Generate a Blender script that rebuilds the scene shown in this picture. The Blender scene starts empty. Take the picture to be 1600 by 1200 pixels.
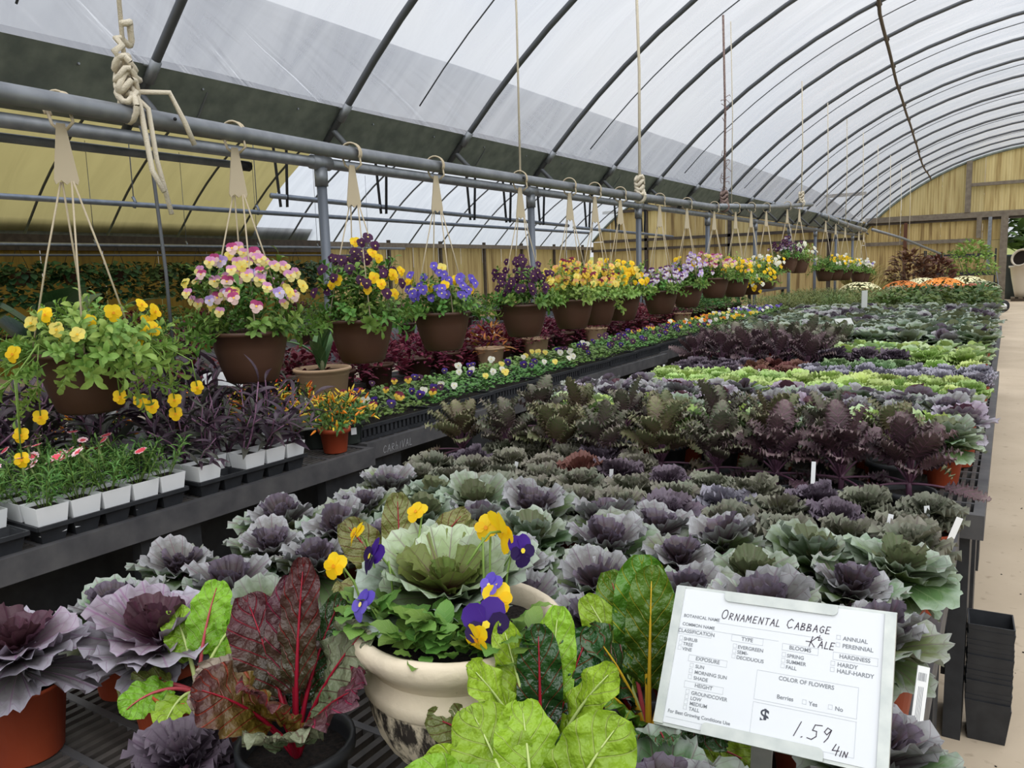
import bpy, math, random
import numpy as np
from mathutils import Vector, Matrix, Euler

PI = math.pi
SC = bpy.context.scene
COL = SC.collection
rng = random.Random(7)

# ------------------------------------------------------------------ camera
cd = bpy.data.cameras.new('camera')
cam = bpy.data.objects.new('camera', cd)
COL.objects.link(cam)
_r = Vector((0.84701613, 0.53056314, -0.03265629))
_d = Vector((0.0470624, -0.13604183, -0.98958464))
_f = Vector((-0.52947975, 0.83665726, -0.1401992))
m3 = Matrix((_r, -_d, -_f)).transposed()
cam.matrix_world = Matrix.Translation((0, 0, 1.5)) @ m3.to_4x4()
cd.sensor_width = 36.0
cd.sensor_fit = 'HORIZONTAL'
cd.lens = 36.0 * 1230 / 1600
cd.clip_start = 0.02
cd.clip_end = 500
SC.camera = cam

# ------------------------------------------------------------------ world: bright even overcast
W = bpy.data.worlds.new('overcast_sky')
SC.world = W
W.use_nodes = True
nt = W.node_tree
bg = nt.nodes['Background']
tc = nt.nodes.new('ShaderNodeTexCoord')
nz = nt.nodes.new('ShaderNodeTexNoise')
nz.inputs['Scale'].default_value = 2.2
nz.inputs['Detail'].default_value = 4
rp = nt.nodes.new('ShaderNodeValToRGB')
rp.color_ramp.elements[0].position = 0.3
rp.color_ramp.elements[0].color = (0.80, 0.86, 0.96, 1)
rp.color_ramp.elements[1].position = 0.7
rp.color_ramp.elements[1].color = (1.0, 0.98, 0.96, 1)
nt.links.new(tc.outputs['Generated'], nz.inputs['Vector'])
nt.links.new(nz.outputs['Fac'], rp.inputs['Fac'])
nt.links.new(rp.outputs['Color'], bg.inputs['Color'])
bg.inputs['Strength'].default_value = 0.64

sd = bpy.data.lights.new('veiled_sun', 'SUN')
sd.energy = 2.6
sd.angle = math.radians(80)
sd.color = (1.0, 0.97, 0.92)
so = bpy.data.objects.new('veiled_sun', sd)
COL.objects.link(so)
so.rotation_euler = (math.radians(22), math.radians(25), 0)

SC.view_settings.view_transform = 'Standard'
SC.view_settings.look = 'None'
SC.view_settings.gamma = 1.0
SC.view_settings.exposure = 0.42
SC.view_settings.use_curve_mapping = False
SC.cycles.max_bounces = 7
SC.cycles.diffuse_bounces = 4
SC.cycles.transmission_bounces = 5
SC.cycles.transparent_max_bounces = 14
SC.cycles.caustics_reflective = False
SC.cycles.caustics_refractive = False

# ------------------------------------------------------------------ materials
def s2l(c):
    return tuple(((v / 255) / 12.92 if v / 255 <= .04045 else ((v / 255 + .055) / 1.055) ** 2.4) for v in c)

MATS = {}
def mat(name, rgb, rough=.6, metal=0.0, var=0.0, noise=None, spec=.4, bump=None, transl=0.0, rnd=0.0):
    """plain procedural material; noise=(scale, rgb2, contrast); rnd = per-object brightness variation"""
    if name in MATS:
        return MATS[name]
    m = bpy.data.materials.new(name)
    m.use_nodes = True
    t = m.node_tree
    b = t.nodes['Principled BSDF']
    b.inputs['Roughness'].default_value = rough
    b.inputs['Metallic'].default_value = metal
    b.inputs['Specular IOR Level'].default_value = spec
    col = t.nodes.new('ShaderNodeRGB')
    col.outputs[0].default_value = (*s2l(rgb), 1)
    out = col.outputs[0]
    if noise:
        tcn = t.nodes.new('ShaderNodeTexCoord')
        n = t.nodes.new('ShaderNodeTexNoise')
        n.inputs['Scale'].default_value = noise[0]
        n.inputs['Detail'].default_value = 5
        r = t.nodes.new('ShaderNodeValToRGB')
        k = noise[2]
        r.color_ramp.elements[0].position = .5 - k
        r.color_ramp.elements[1].position = .5 + k
        r.color_ramp.elements[0].color = (*s2l(rgb), 1)
        r.color_ramp.elements[1].color = (*s2l(noise[1]), 1)
        t.links.new(tcn.outputs['Object'], n.inputs['Vector'])
        t.links.new(n.outputs['Fac'], r.inputs['Fac'])
        out = r.outputs[0]
    if rnd:
        oi = t.nodes.new('ShaderNodeObjectInfo')
        mr = t.nodes.new('ShaderNodeMapRange')
        mr.inputs['To Min'].default_value = 1 - rnd
        mr.inputs['To Max'].default_value = 1 + rnd
        hv = t.nodes.new('ShaderNodeHueSaturation')
        t.links.new(oi.outputs['Random'], mr.inputs['Value'])
        t.links.new(mr.outputs[0], hv.inputs['Value'])
        t.links.new(out, hv.inputs['Color'])
        out = hv.outputs[0]
    t.links.new(out, b.inputs['Base Color'])
    if bump:
        tcn = t.nodes.new('ShaderNodeTexCoord')
        n = t.nodes.new('ShaderNodeTexNoise')
        n.inputs['Scale'].default_value = bump[0]
        n.inputs['Detail'].default_value = 6
        bp = t.nodes.new('ShaderNodeBump')
        bp.inputs['Strength'].default_value = bump[1]
        bp.inputs['Distance'].default_value = .01
        t.links.new(tcn.outputs['Object'], n.inputs['Vector'])
        t.links.new(n.outputs['Fac'], bp.inputs['Height'])
        t.links.new(bp.outputs[0], b.inputs['Normal'])
    if transl:
        tr = t.nodes.new('ShaderNodeBsdfTranslucent')
        t.links.new(out, tr.inputs['Color'])
        mx = t.nodes.new('ShaderNodeMixShader')
        mx.inputs[0].default_value = transl
        t.links.new(b.outputs[0], mx.inputs[1])
        t.links.new(tr.outputs[0], mx.inputs[2])
        t.links.new(mx.outputs[0], t.nodes['Material Output'].inputs['Surface'])
    MATS[name] = m
    return m

def leafmat(name, cin, cout, cvein, style='fan', n=9, vein=.5, rough=.5, transl=.18, mid=.45, rnd=.18, vw=.12, spec=.35, edge=None, hue=.02, puck=(.35, .004)):
    """leaf: colour runs from base (cin) to margin (cout), veins fan out or branch from a midrib"""
    if name in MATS:
        return MATS[name]
    m = bpy.data.materials.new(name)
    m.use_nodes = True
    t = m.node_tree
    N, L = t.nodes, t.links
    b = N['Principled BSDF']
    b.inputs['Roughness'].default_value = rough
    b.inputs['Specular IOR Level'].default_value = spec
    def math_(op, a, c=None, v=None):
        k = N.new('ShaderNodeMath'); k.operation = op
        for i, x in enumerate((a, c)):
            if x is None: continue
            if isinstance(x, (int, float)): k.inputs[i].default_value = x
            else: L.new(x, k.inputs[i])
        return k.outputs[0]
    uv = N.new('ShaderNodeUVMap')
    sx = N.new('ShaderNodeSeparateXYZ')
    L.new(uv.outputs[0], sx.inputs[0])
    u, v = sx.outputs[0], sx.outputs[1]
    tcn = N.new('ShaderNodeTexCoord')
    no = N.new('ShaderNodeTexNoise'); no.inputs['Scale'].default_value = 55; no.inputs['Detail'].default_value = 3
    L.new(tcn.outputs['Object'], no.inputs['Vector'])
    un = math_('ADD', u, math_('MULTIPLY', math_('SUBTRACT', no.outputs['Fac'], .5), .45))
    r = N.new('ShaderNodeValToRGB')
    r.color_ramp.elements[0].position = max(0, mid - .28)
    r.color_ramp.elements[0].color = (*s2l(cin), 1)
    r.color_ramp.elements[1].position = min(.97, mid + .28)
    r.color_ramp.elements[1].color = (*s2l(cout), 1)
    if edge:
        e = r.color_ramp.elements.new(1.0); e.color = (*s2l(edge), 1)
    L.new(un, r.inputs['Fac'])
    vc = math_('ABSOLUTE', math_('SUBTRACT', v, .5))          # 0 at the midrib, .5 at the margin
    if style == 'fan':
        w = math_('MULTIPLY', v, float(n))
        d = math_('ABSOLUTE', math_('SUBTRACT', math_('FRACT', w), .5))
        d = math_('SUBTRACT', .5, d)                            # 0 on a vein
        d2 = math_('SUBTRACT', .5, math_('ABSOLUTE', math_('SUBTRACT', math_('FRACT', math_('ADD', math_('MULTIPLY', u, 5.0), math_('MULTIPLY', math_('ABSOLUTE', math_('SUBTRACT', math_('FRACT', w), .5)), 1.6))), .5)))
        d = math_('MINIMUM', math_('ADD', d, math_('MULTIPLY', u, .05)), math_('ADD', d2, .055))
        wd = vw
    else:
        w = math_('MULTIPLY', math_('SUBTRACT', u, math_('MULTIPLY', vc, .55)), float(n))
        d = math_('ABSOLUTE', math_('SUBTRACT', math_('FRACT', w), .5))
        mr_ = math_('MULTIPLY', vc, 9.0)
        d = math_('MINIMUM', d, mr_)
        wd = vw
    mk = N.new('ShaderNodeMapRange'); mk.interpolation_type = 'SMOOTHSTEP'
    mk.inputs['From Min'].default_value = wd; mk.inputs['From Max'].default_value = 0.0
    mk.inputs['To Min'].default_value = 0; mk.inputs['To Max'].default_value = vein
    L.new(d, mk.inputs['Value'])
    mx = N.new('ShaderNodeMix'); mx.data_type = 'RGBA'
    L.new(mk.outputs[0], mx.inputs[0]); L.new(r.outputs[0], mx.inputs[6])
    mx.inputs[7].default_value = (*s2l(cvein), 1)
    oi = N.new('ShaderNodeObjectInfo')
    hv = N.new('ShaderNodeHueSaturation')
    mr = N.new('ShaderNodeMapRange'); mr.inputs['To Min'].default_value = 1 - rnd; mr.inputs['To Max'].default_value = 1 + rnd
    L.new(oi.outputs['Random'], mr.inputs['Value']); L.new(mr.outputs[0], hv.inputs['Value'])
    mh = N.new('ShaderNodeMapRange'); mh.inputs['To Min'].default_value = .5 - hue; mh.inputs['To Max'].default_value = .5 + hue
    fr = math_('FRACT', math_('MULTIPLY', oi.outputs['Random'], 7.31))
    L.new(fr, mh.inputs['Value']); L.new(mh.outputs[0], hv.inputs['Hue'])
    L.new(mx.outputs[2], hv.inputs['Color'])
    L.new(hv.outputs[0], b.inputs['Base Color'])
    bp = N.new('ShaderNodeBump'); bp.inputs['Strength'].default_value = puck[0]; bp.inputs['Distance'].default_value = puck[1]
    L.new(math_('ADD', no.outputs['Fac'], math_('MULTIPLY', mk.outputs[0], -.8 if puck[0] < .5 else -.25)), bp.inputs['Height'])
    L.new(bp.outputs[0], b.inputs['Normal'])
    if transl:
        tr = N.new('ShaderNodeBsdfTranslucent'); L.new(hv.outputs[0], tr.inputs['Color'])
        ms = N.new('ShaderNodeMixShader'); ms.inputs[0].default_value = transl
        L.new(b.outputs[0], ms.inputs[1]); L.new(tr.outputs[0], ms.inputs[2])
        L.new(ms.outputs[0], N['Material Output'].inputs['Surface'])
    MATS[name] = m
    return m

def filmmat(name, tint, milky, tr_mix=.30, gloss=1.0):
    """greenhouse polythene: partly clear, partly milky, with creases"""
    m = bpy.data.materials.new(name); m.use_nodes = True
    t = m.node_tree; N, L = t.nodes, t.links
    N.remove(N['Principled BSDF'])
    a = N.new('ShaderNodeBsdfTransparent'); a.inputs[0].default_value = (*tint, 1)
    c = N.new('ShaderNodeBsdfTranslucent'); c.inputs[0].default_value = (*milky, 1)
    g = N.new('ShaderNodeBsdfGlossy'); g.inputs['Roughness'].default_value = .25
    g.inputs['Color'].default_value = (.9 * gloss, .93 * gloss, 1 * gloss, 1)
    tcn = N.new('ShaderNodeTexCoord')
    mp = N.new('ShaderNodeMapping'); mp.inputs['Scale'].default_value = (.35, 1.9, .35); mp.inputs['Rotation'].default_value = (0, 0, .5)
    n = N.new('ShaderNodeTexNoise'); n.inputs['Scale'].default_value = 1.5; n.inputs['Detail'].default_value = 7; n.inputs['Distortion'].default_value = 1.2
    L.new(tcn.outputs['Object'], mp.inputs[0]); L.new(mp.outputs[0], n.inputs['Vector'])
    mr = N.new('ShaderNodeMapRange'); mr.inputs['From Min'].default_value = .3; mr.inputs['From Max'].default_value = .75
    mr.inputs['To Min'].default_value = tr_mix - .1; mr.inputs['To Max'].default_value = tr_mix + .16
    L.new(n.outputs['Fac'], mr.inputs['Value'])
    bp = N.new('ShaderNodeBump'); bp.inputs['Strength'].default_value = .5; bp.inputs['Distance'].default_value = .12
    L.new(n.outputs['Fac'], bp.inputs['Height']); L.new(bp.outputs[0], g.inputs['Normal'])
    m1 = N.new('ShaderNodeMixShader'); L.new(mr.outputs[0], m1.inputs[0]); L.new(a.outputs[0], m1.inputs[1]); L.new(c.outputs[0], m1.inputs[2])
    fr = N.new('ShaderNodeFresnel'); fr.inputs[0].default_value = 1.35
    m2 = N.new('ShaderNodeMixShader'); L.new(fr.outputs[0], m2.inputs[0]); L.new(m1.outputs[0], m2.inputs[1]); L.new(g.outputs[0], m2.inputs[2])
    L.new(m2.outputs[0], N['Material Output'].inputs['Surface'])
    MATS[name] = m
    return m

def panelmat(name, c1, c2, stain, transl=.35):
    """weathered translucent corrugated fibreglass, brown streaks running down"""
    m = bpy.data.materials.new(name); m.use_nodes = True
    t = m.node_tree; N, L = t.nodes, t.links
    b = N['Principled BSDF']; b.inputs['Roughness'].default_value = .6
    tcn = N.new('ShaderNodeTexCoord')
    mp = N.new('ShaderNodeMapping'); mp.inputs['Scale'].default_value = (6, 6, .35)
    n = N.new('ShaderNodeTexNoise'); n.inputs['Scale'].default_value = 1.6; n.inputs['Detail'].default_value = 6
    L.new(tcn.outputs['Object'], mp.inputs[0]); L.new(mp.outputs[0], n.inputs['Vector'])
    r = N.new('ShaderNodeValToRGB')
    r.color_ramp.elements[0].position = .34; r.color_ramp.elements[0].color = (*s2l(stain), 1)
    r.color_ramp.elements[1].position = .72; r.color_ramp.elements[1].color = (*s2l(c2), 1)
    e = r.color_ramp.elements.new(.48); e.color = (*s2l(c1), 1)
    L.new(n.outputs['Fac'], r.inputs['Fac'])
    oi = N.new('ShaderNodeObjectInfo'); hv = N.new('ShaderNodeHueSaturation')
    mr = N.new('ShaderNodeMapRange'); mr.inputs['To Min'].default_value = .86; mr.inputs['To Max'].default_value = 1.1
    L.new(oi.outputs['Random'], mr.inputs['Value']); L.new(mr.outputs[0], hv.inputs['Value']); L.new(r.outputs[0], hv.inputs['Color'])
    L.new(hv.outputs[0], b.inputs['Base Color'])
    tr = N.new('ShaderNodeBsdfTranslucent'); L.new(hv.outputs[0], tr.inputs['Color'])
    ms = N.new('ShaderNodeMixShader'); ms.inputs[0].default_value = transl
    L.new(b.outputs[0], ms.inputs[1]); L.new(tr.outputs[0], ms.inputs[2])
    L.new(ms.outputs[0], N['Material Output'].inputs['Surface'])
    MATS[name] = m
    return m

M_STEEL = mat('galvanised_steel', (122, 126, 132), .45, .55, noise=(14, (146, 150, 156), .2))
M_BOW = mat('bow_steel', (96, 99, 104), .5, .5)
M_GUT = mat('gutter_steel', (104, 112, 108), .6, .2, noise=(9, (132, 140, 132), .18))
M_BLACK = mat('black_plastic', (34, 36, 40), .5, noise=(20, (52, 54, 58), .25))
M_GREY = mat('weathered_black_plastic', (62, 62, 66), .6, noise=(12, (92, 91, 92), .25))
M_SLAT = mat('dusty_slat_plastic', (58, 55, 54), .6, noise=(30, (84, 80, 77), .2), rnd=.15)
M_TERRA = mat('terracotta_plastic', (176, 78, 46), .55, noise=(10, (158, 66, 40), .2), rnd=.08)
M_SOIL = mat('potting_soil', (44, 36, 31), .95, noise=(140, (20, 16, 14), .12), bump=(160, .9))
M_PERL = mat('perlite', (226, 224, 218), .8)
M_WHITE = mat('white_plastic', (236, 238, 240), .4)
M_TAN = mat('tan_plastic', (172, 142, 112), .5, noise=(6, (184, 154, 124), .3))
M_BROWN = mat('brown_plastic', (74, 50, 38), .45, noise=(5, (84, 58, 45), .3), rnd=.08)
M_HANG = mat('tan_hanger_plastic', (190, 176, 150), .5)
M_ROPE = mat('cotton_rope', (222, 212, 192), .8, bump=(300, .6))
M_STRAP = mat('black_strap', (30, 31, 34), .6)
M_WOOD = mat('weathered_wood', (128, 118, 104), .8, noise=(9, (104, 94, 82), .2))
M_DWOOD = mat('dark_wood', (82, 72, 62), .8, noise=(9, (60, 52, 45), .2))
M_STEM = mat('green_stem', (120, 150, 70), .5)
M_PSTEM = mat('purple_stem', (98, 66, 86), .5)
M_RED = mat('crimson_stalk', (150, 20, 45), .4)

# ------------------------------------------------------------------ mesh building
class MB:
    def __init__(s):
        s.v = []; s.f = []; s.uv = []; s.mi = []; s.n = 0
    def add(s, v, f, uv=None, mi=0):
        v = np.asarray(v, float)
        s.v.append(v)
        s.uv.append(np.zeros((len(v), 2)) if uv is None else np.asarray(uv, float))
        o = s.n
        s.f.extend([tuple(i + o for i in q) for q in f])
        s.mi.extend([mi] * len(f))
        s.n += len(v)
        return s
    def box(s, a, b, mi=0, rz=0, rx=0):
        a = np.array(a, float); b = np.array(b, float)
        v = np.array([[a[0], a[1], a[2]], [b[0], a[1], a[2]], [b[0], b[1], a[2]], [a[0], b[1], a[2]],
                      [a[0], a[1], b[2]], [b[0], a[1], b[2]], [b[0], b[1], b[2]], [a[0], b[1], b[2]]])
        return s.add(v, [(3, 2, 1, 0), (4, 5, 6, 7), (0, 1, 5, 4), (1, 2, 6, 5), (2, 3, 7, 6), (3, 0, 4, 7)], mi=mi)
    def tube(s, pts, rad, k=6, mi=0, cap=True):
        pts = [np.array(p, float) for p in pts]
        n = len(pts)
        rad = rad if hasattr(rad, '__len__') else [rad] * n
        up = np.array([0, 0, 1.0]); rings = []
        prev = None
        for i, p in enumerate(pts):
            d = pts[min(i + 1, n - 1)] - pts[max(i - 1, 0)]
            d = d / (np.linalg.norm(d) + 1e-12)
            if prev is None:
                a = np.cross(d, up)
                if np.linalg.norm(a) < .1: a = np.cross(d, np.array([1.0, 0, 0]))
            else:
                a = prev - d * np.dot(prev, d)
                if np.linalg.norm(a) < 1e-6: a = np.cross(d, up)
            a /= np.linalg.norm(a) + 1e-12
            prev = a
            b = np.cross(d, a)
            for j in range(k):
                t = 2 * PI * j / k
                rings.append(p + rad[i] * (math.cos(t) * a + math.sin(t) * b))
        f = []
        for i in range(n - 1):
            for j in range(k):
                f.append((i * k + j, i * k + (j + 1) % k, (i + 1) * k + (j + 1) % k, (i + 1) * k + j))
        if cap:
            f.append(tuple(range(k - 1, -1, -1))); f.append(tuple((n - 1) * k + j for j in range(k)))
        uv = [(i / max(1, n - 1), j / k) for i in range(n) for j in range(k)]
        return s.add(rings, f, uv, mi)
    def lathe(s, prof, k=24, c=(0, 0), mi=0, rib=None):
        v = []
        for (r, z) in prof:
            for j in range(k):
                t = 2 * PI * j / k
                rr = r if rib is None else rib(r, z, t)
                v.append((c[0] + rr * math.cos(t), c[1] + rr * math.sin(t), z))
        f = []
        for i in range(len(prof) - 1):
            for j in range(k):
                f.append((i * k + j, i * k + (j + 1) % k, (i + 1) * k + (j + 1) % k, (i + 1) * k + j))
        return s.add(v, f, mi=mi)
    def disc(s, r, z, k=20, mi=0, bump=0, seed=0):
        g = random.Random(seed)
        v = [(0, 0, z)]
        for rr in (.5, 1):
            for j in range(k):
                t = 2 * PI * j / k
                v.append((r * rr * math.cos(t), r * rr * math.sin(t), z + g.uniform(-bump, bump)))
        f = [(0, 1 + j, 1 + (j + 1) % k) for j in range(k)]
        f += [(1 + j, 1 + k + j, 1 + k + (j + 1) % k, 1 + (j + 1) % k) for j in range(k)]
        return s.add(v, f, mi=mi)
    def put(s, geo, M, mi=0):
        v, f, uv = geo
        M = np.array(M)
        return s.add(v @ M[:3, :3].T + M[:3, 3], f, uv, mi)
    def mesh(s, name, mats, smooth=True):
        me = bpy.data.meshes.new(name)
        v = np.concatenate(s.v)
        me.from_pydata(v.tolist(), [], s.f)
        uv = np.concatenate(s.uv)
        li = np.empty(len(me.loops), dtype=np.int32)
        me.loops.foreach_get('vertex_index', li)
        lay = me.uv_layers.new(name='UVMap')
        lay.data.foreach_set('uv', uv[li].astype(np.float32).ravel())
        for m in (mats if isinstance(mats, (list, tuple)) else [mats]):
            me.materials.append(m)
        me.polygons.foreach_set('material_index', np.array(s.mi, dtype=np.int32))
        me.polygons.foreach_set('use_smooth', np.full(len(me.polygons), bool(smooth)))
        me.update()
        return me

def link(name, me, parent=None, loc=(0, 0, 0), rot=(0, 0, 0), sc=1.0):
    o = bpy.data.objects.new(name, me)
    COL.objects.link(o)
    o.location = loc
    o.rotation_euler = rot
    if sc != 1.0:
        o.scale = (sc, sc, sc) if not hasattr(sc, '__len__') else sc
    if parent is not None:
        o.parent = parent
    return o

def linkM(name, me, parent, M):
    o = bpy.data.objects.new(name, me)
    COL.objects.link(o)
    if parent is not None: o.parent = parent
    o.matrix_local = M
    return o

def tag(o, label=None, cat=None, group=None, kind=None):
    if label: o['label'] = label
    if cat: o['category'] = cat
    if group: o['group'] = group
    if kind: o['kind'] = kind
    return o

def thing(name, label, cat, loc=(0, 0, 0), rz=0, group=None, sc=1.0):
    return tag(link(name, None, None, loc, (0, 0, rz), sc), label, cat, group)

def struct(name, mb, m, smooth=False, parent=None, label=None, cat=None):
    o = link(name, mb.mesh(name, m, smooth), parent)
    if parent is None: tag(o, label, cat, kind='structure')
    return o

ORD = ['first', 'second', 'third', 'fourth', 'fifth', 'sixth', 'seventh', 'eighth', 'ninth', 'tenth', 'eleventh', 'twelfth',
       'thirteenth', 'fourteenth', 'fifteenth', 'sixteenth', 'seventeenth', 'eighteenth', 'nineteenth', 'twentieth']
def nth(i): return ORD[i] if i < len(ORD) else '%dth' % (i + 1)

def Mt(loc=(0, 0, 0), rot=(0, 0, 0), sc=1.0):
    S = Matrix.Diagonal((sc, sc, sc, 1)) if not hasattr(sc, '__len__') else Matrix.Diagonal((*sc, 1))
    return Matrix.Translation(loc) @ Euler(rot).to_matrix().to_4x4() @ S

def aim(d, roll=0.0, loc=(0, 0, 0), sc=1.0):
    """matrix whose +Z runs along d"""
    q = Vector(d).normalized().to_track_quat('Z', 'Y')
    return Matrix.Translation(loc) @ q.to_matrix().to_4x4() @ Matrix.Rotation(roll, 4, 'Z') @ Matrix.Diagonal((sc, sc, sc, 1))

# ------------------------------------------------------------------ leaves
def bend(x, y, h, L, p0, p1):
    k = (p1 - p0) / L
    if abs(k) < 1e-4: k = 1e-4
    pt = p0 + k * y
    Y = (np.sin(pt) - math.sin(p0)) / k
    Z = (math.cos(p0) - np.cos(pt)) / k
    return np.stack([x, Y - h * np.sin(pt), Z + h * np.cos(pt)], -1)

def quads(nr, nc):
    return [(i * nc + j, i * nc + j + 1, (i + 1) * nc + j + 1, (i + 1) * nc + j) for i in range(nr - 1) for j in range(nc - 1)]

def fan_leaf(L, Wd, p0, p1, cup=.25, ruf=.04, rf=7, serr=.04, seed=0, nr=5, nt=22, cy=.55, lobes=0.0, fall=2.6, frill=0.0):
    """round leaf whose frilled margin runs all the way round the tip; veins fan out from the base"""
    g = np.random.RandomState(seed)
    t = np.linspace(-1, 1, nt + 1)
    rho = np.linspace(.03, 1, nr + 1) ** .85
    th = PI + t * PI * .95
    ox = -np.sin(th) * Wd / 2
    oy = cy * L - np.cos(th) * (1 - cy) * L
    sn_ = g.uniform(-1, 1, nt + 1)
    if frill: sn_ = (sn_ + np.roll(sn_, 1)) * .6
    s = 1 + serr * sn_ + lobes * np.cos(t * PI * 7 + g.uniform(0, 6))
    ph = g.uniform(0, 6, 3)
    R_, T_ = np.meshgrid(rho, t, indexing='ij')
    S_ = 1 + (s[None, :] - 1) * R_ ** 2
    x = R_ * ox[None, :] * S_
    y = R_ * oy[None, :] * S_
    amp = ruf * L * (.7 + .6 * g.uniform(0, 1, nt + 1))[None, :]
    h = cup * x * x / Wd + amp * R_ ** fall * (np.sin(rf * PI * T_ + ph[0]) + .55 * np.sin(1.73 * rf * PI * T_ + ph[1]))
    h += .02 * L * R_ * np.sin(3 * PI * T_ + ph[2])
    if frill: h += frill * L * g.uniform(-1, 1, nt + 1)[None, :] * R_ ** 6
    P = bend(x, np.maximum(y, 0), h, L, p0, p1).reshape(-1, 3)
    uv = np.stack([R_, (T_ + 1) / 2], -1).reshape(-1, 2)
    return (P, quads(nr + 1, nt + 1), uv)

def grid_leaf(L, Wd, p0, p1, prof, cup=.2, ruf=0, rf=5, crumple=0, seed=0, nu=7, nv=4, fold=0, twist=0, pet=0.0, rpow=2, jit=0.0):
    """long leaf on a midrib; prof(u) is the half-width; pet = share of length that is bare stalk"""
    g = np.random.RandomState(seed)
    u = np.linspace(0, 1, nu + 1); v = np.linspace(-1, 1, nv + 1)
    U, V = np.meshgrid(u, v, indexing='ij')
    w = np.array([prof(a) for a in u])[:, None] * Wd / 2
    x = V * w
    y = (pet + (1 - pet) * U) * L
    ph = g.uniform(0, 6, 4)
    h = cup * x * x / max(Wd, 1e-6) + fold * np.abs(x)
    h = h + ruf * Wd * np.abs(V) ** rpow * (np.sin(rf * 2 * PI * U + ph[0] + np.sign(V) * ph[1]) + (.6 * np.sin(rf * 3.7 * PI * U + ph[2] - np.sign(V) * ph[0]) if rpow > 2 else 0))
    if jit:
        h = h + jit * Wd * g.uniform(-1, 1, U.shape) * np.abs(V) ** 3
        x = x * (1 + .09 * g.uniform(-1, 1, U.shape) * (np.abs(V) > .9))
    if crumple:
        h = h + crumple * Wd * np.sin(U * 19 + ph[2]) * np.sin(np.abs(V) * 6 + U * 4 + ph[3]) * (1 - np.abs(V) ** 6)
        h = h + crumple * .7 * Wd * g.uniform(-1, 1, U.shape) * (np.abs(V) > .05)
    if twist:
        a = twist * (.35 + .65 * U)
        x, h = x * np.cos(a) - h * np.sin(a), x * np.sin(a) + h * np.cos(a)
    P = bend(x, y, h, L, p0, p1).reshape(-1, 3)
    uv = np.stack([U, (V + 1) / 2], -1).reshape(-1, 2)
    return (P, quads(nu + 1, nv + 1), uv)

def oval(u): return max(.06, math.sin(PI * min(1, max(0, u)) ** .85) ** .75)
def spatula(u): return max(.10, (math.sin(PI * min(1, .06 + .92 * u) ** 1.5)) ** .8)
def lance(u): return max(.04, math.sin(PI * (u * .94 + .04)) ** 1.0 * (1.15 - .5 * u))

MESHC = {}
def cached(key, geo, mats, smooth=True):
    if key not in MESHC:
        MESHC[key] = MB().add(*geo[:2], geo[2]).mesh(str(key[0]), mats, smooth)
    return MESHC[key]

# ================================================================== THE BUILDING
XC, ZC, RR = 0.95, -2.08, math.sqrt(48.9)          # main bay arch
GX = -4.25                                            # shared gutter
XL = 2 * GX - XC                                      # neighbouring bay, mirrored
FG = XL - (XC - GX) + .08                             # its far gutter
YE = 29.6                                             # end wall
Y0 = -4.0
def arch(x, off=0.0, xc=XC):
    q = (RR + off) ** 2 - (x - xc) ** 2
    return ZC + math.sqrt(max(q, 0))

M_CONC = mat('concrete_floor', (196, 180, 158), .85, noise=(1.6, (178, 162, 140), .22), bump=(30, .15))
def concrete_detail():
    m = M_CONC; t = m.node_tree; N, L = t.nodes, t.links
    b = N['Principled BSDF']
    src = b.inputs['Base Color'].links[0].from_socket
    tcn = N.new('ShaderNodeTexCoord')
    n = N.new('ShaderNodeTexNoise'); n.inputs['Scale'].default_value = 18; n.inputs['Detail'].default_value = 8
    L.new(tcn.outputs['Object'], n.inputs['Vector'])
    mr = N.new('ShaderNodeMapRange'); mr.inputs['From Min'].default_value = .62; mr.inputs['From Max'].default_value = .8
    L.new(n.outputs['Fac'], mr.inputs['Value'])
    mu = N.new('ShaderNodeMath'); mu.operation = 'MULTIPLY'; mu.inputs[1].default_value = .6
    L.new(mr.outputs[0], mu.inputs[0])
    mx = N.new('ShaderNodeMix'); mx.data_type = 'RGBA'
    L.new(mu.outputs[0], mx.inputs[0]); L.new(src, mx.inputs[6]); mx.inputs[7].default_value = (*s2l((110, 92, 72)), 1)
    L.new(mx.outputs[2], b.inputs['Base Color'])
concrete_detail()

mb = MB(); mb.box((-16, Y0 - 2, -.12), (6.5, YE + 3.4, 0))
struct('floor', mb, M_CONC)
M_LAWN = mat('mown_lawn', (128, 140, 78), .9, noise=(.6, (146, 152, 92), .25), bump=(40, .6))
mb = MB()
gx = np.linspace(-120, 120, 41); gy = np.linspace(-60, 160, 45)
GXm, GYm = np.meshgrid(gx, gy, indexing='ij')
h = np.where(GYm > 40, (GYm - 40) * .035 + 0.25 * np.sin(GXm * .06), 0) - .14
mb.add(np.stack([GXm, GYm, h], -1).reshape(-1, 3), quads(41, 45))
struct('ground', mb, M_LAWN, True)

# ---- polythene roofs
M_FILM = filmmat('clear_polythene', (.93, .95, .98), (.92, .95, 1.0), .30)
M_FILM2 = filmmat('hazy_polythene', (.76, .80, .86), (.80, .85, .92), .38)
def roof_sheet(x0, x1, xc, y0, y1, ny, off=.035, wob=.02, nx=40, seed=0):
    g = np.random.RandomState(seed)
    xs = np.linspace(x0, x1, nx + 1); ys = np.linspace(y0, y1, ny + 1)
    X, Y = np.meshgrid(xs, ys, indexing='ij')
    Z = ZC + np.sqrt((RR + off) ** 2 - (X - xc) ** 2)
    Z = Z + wob * g.uniform(-.5, .5, X.shape)
    return np.stack([X, Y, Z], -1).reshape(-1, 3), quads(nx + 1, ny + 1)
mb = MB(); mb.add(*roof_sheet(GX + .1, 2 * XC - GX - .1, XC, Y0, YE, 60))
struct('roof_film_main_bay', mb, M_FILM, True, label='clear polythene film stretched over the main greenhouse arches', cat='roof film')
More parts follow.
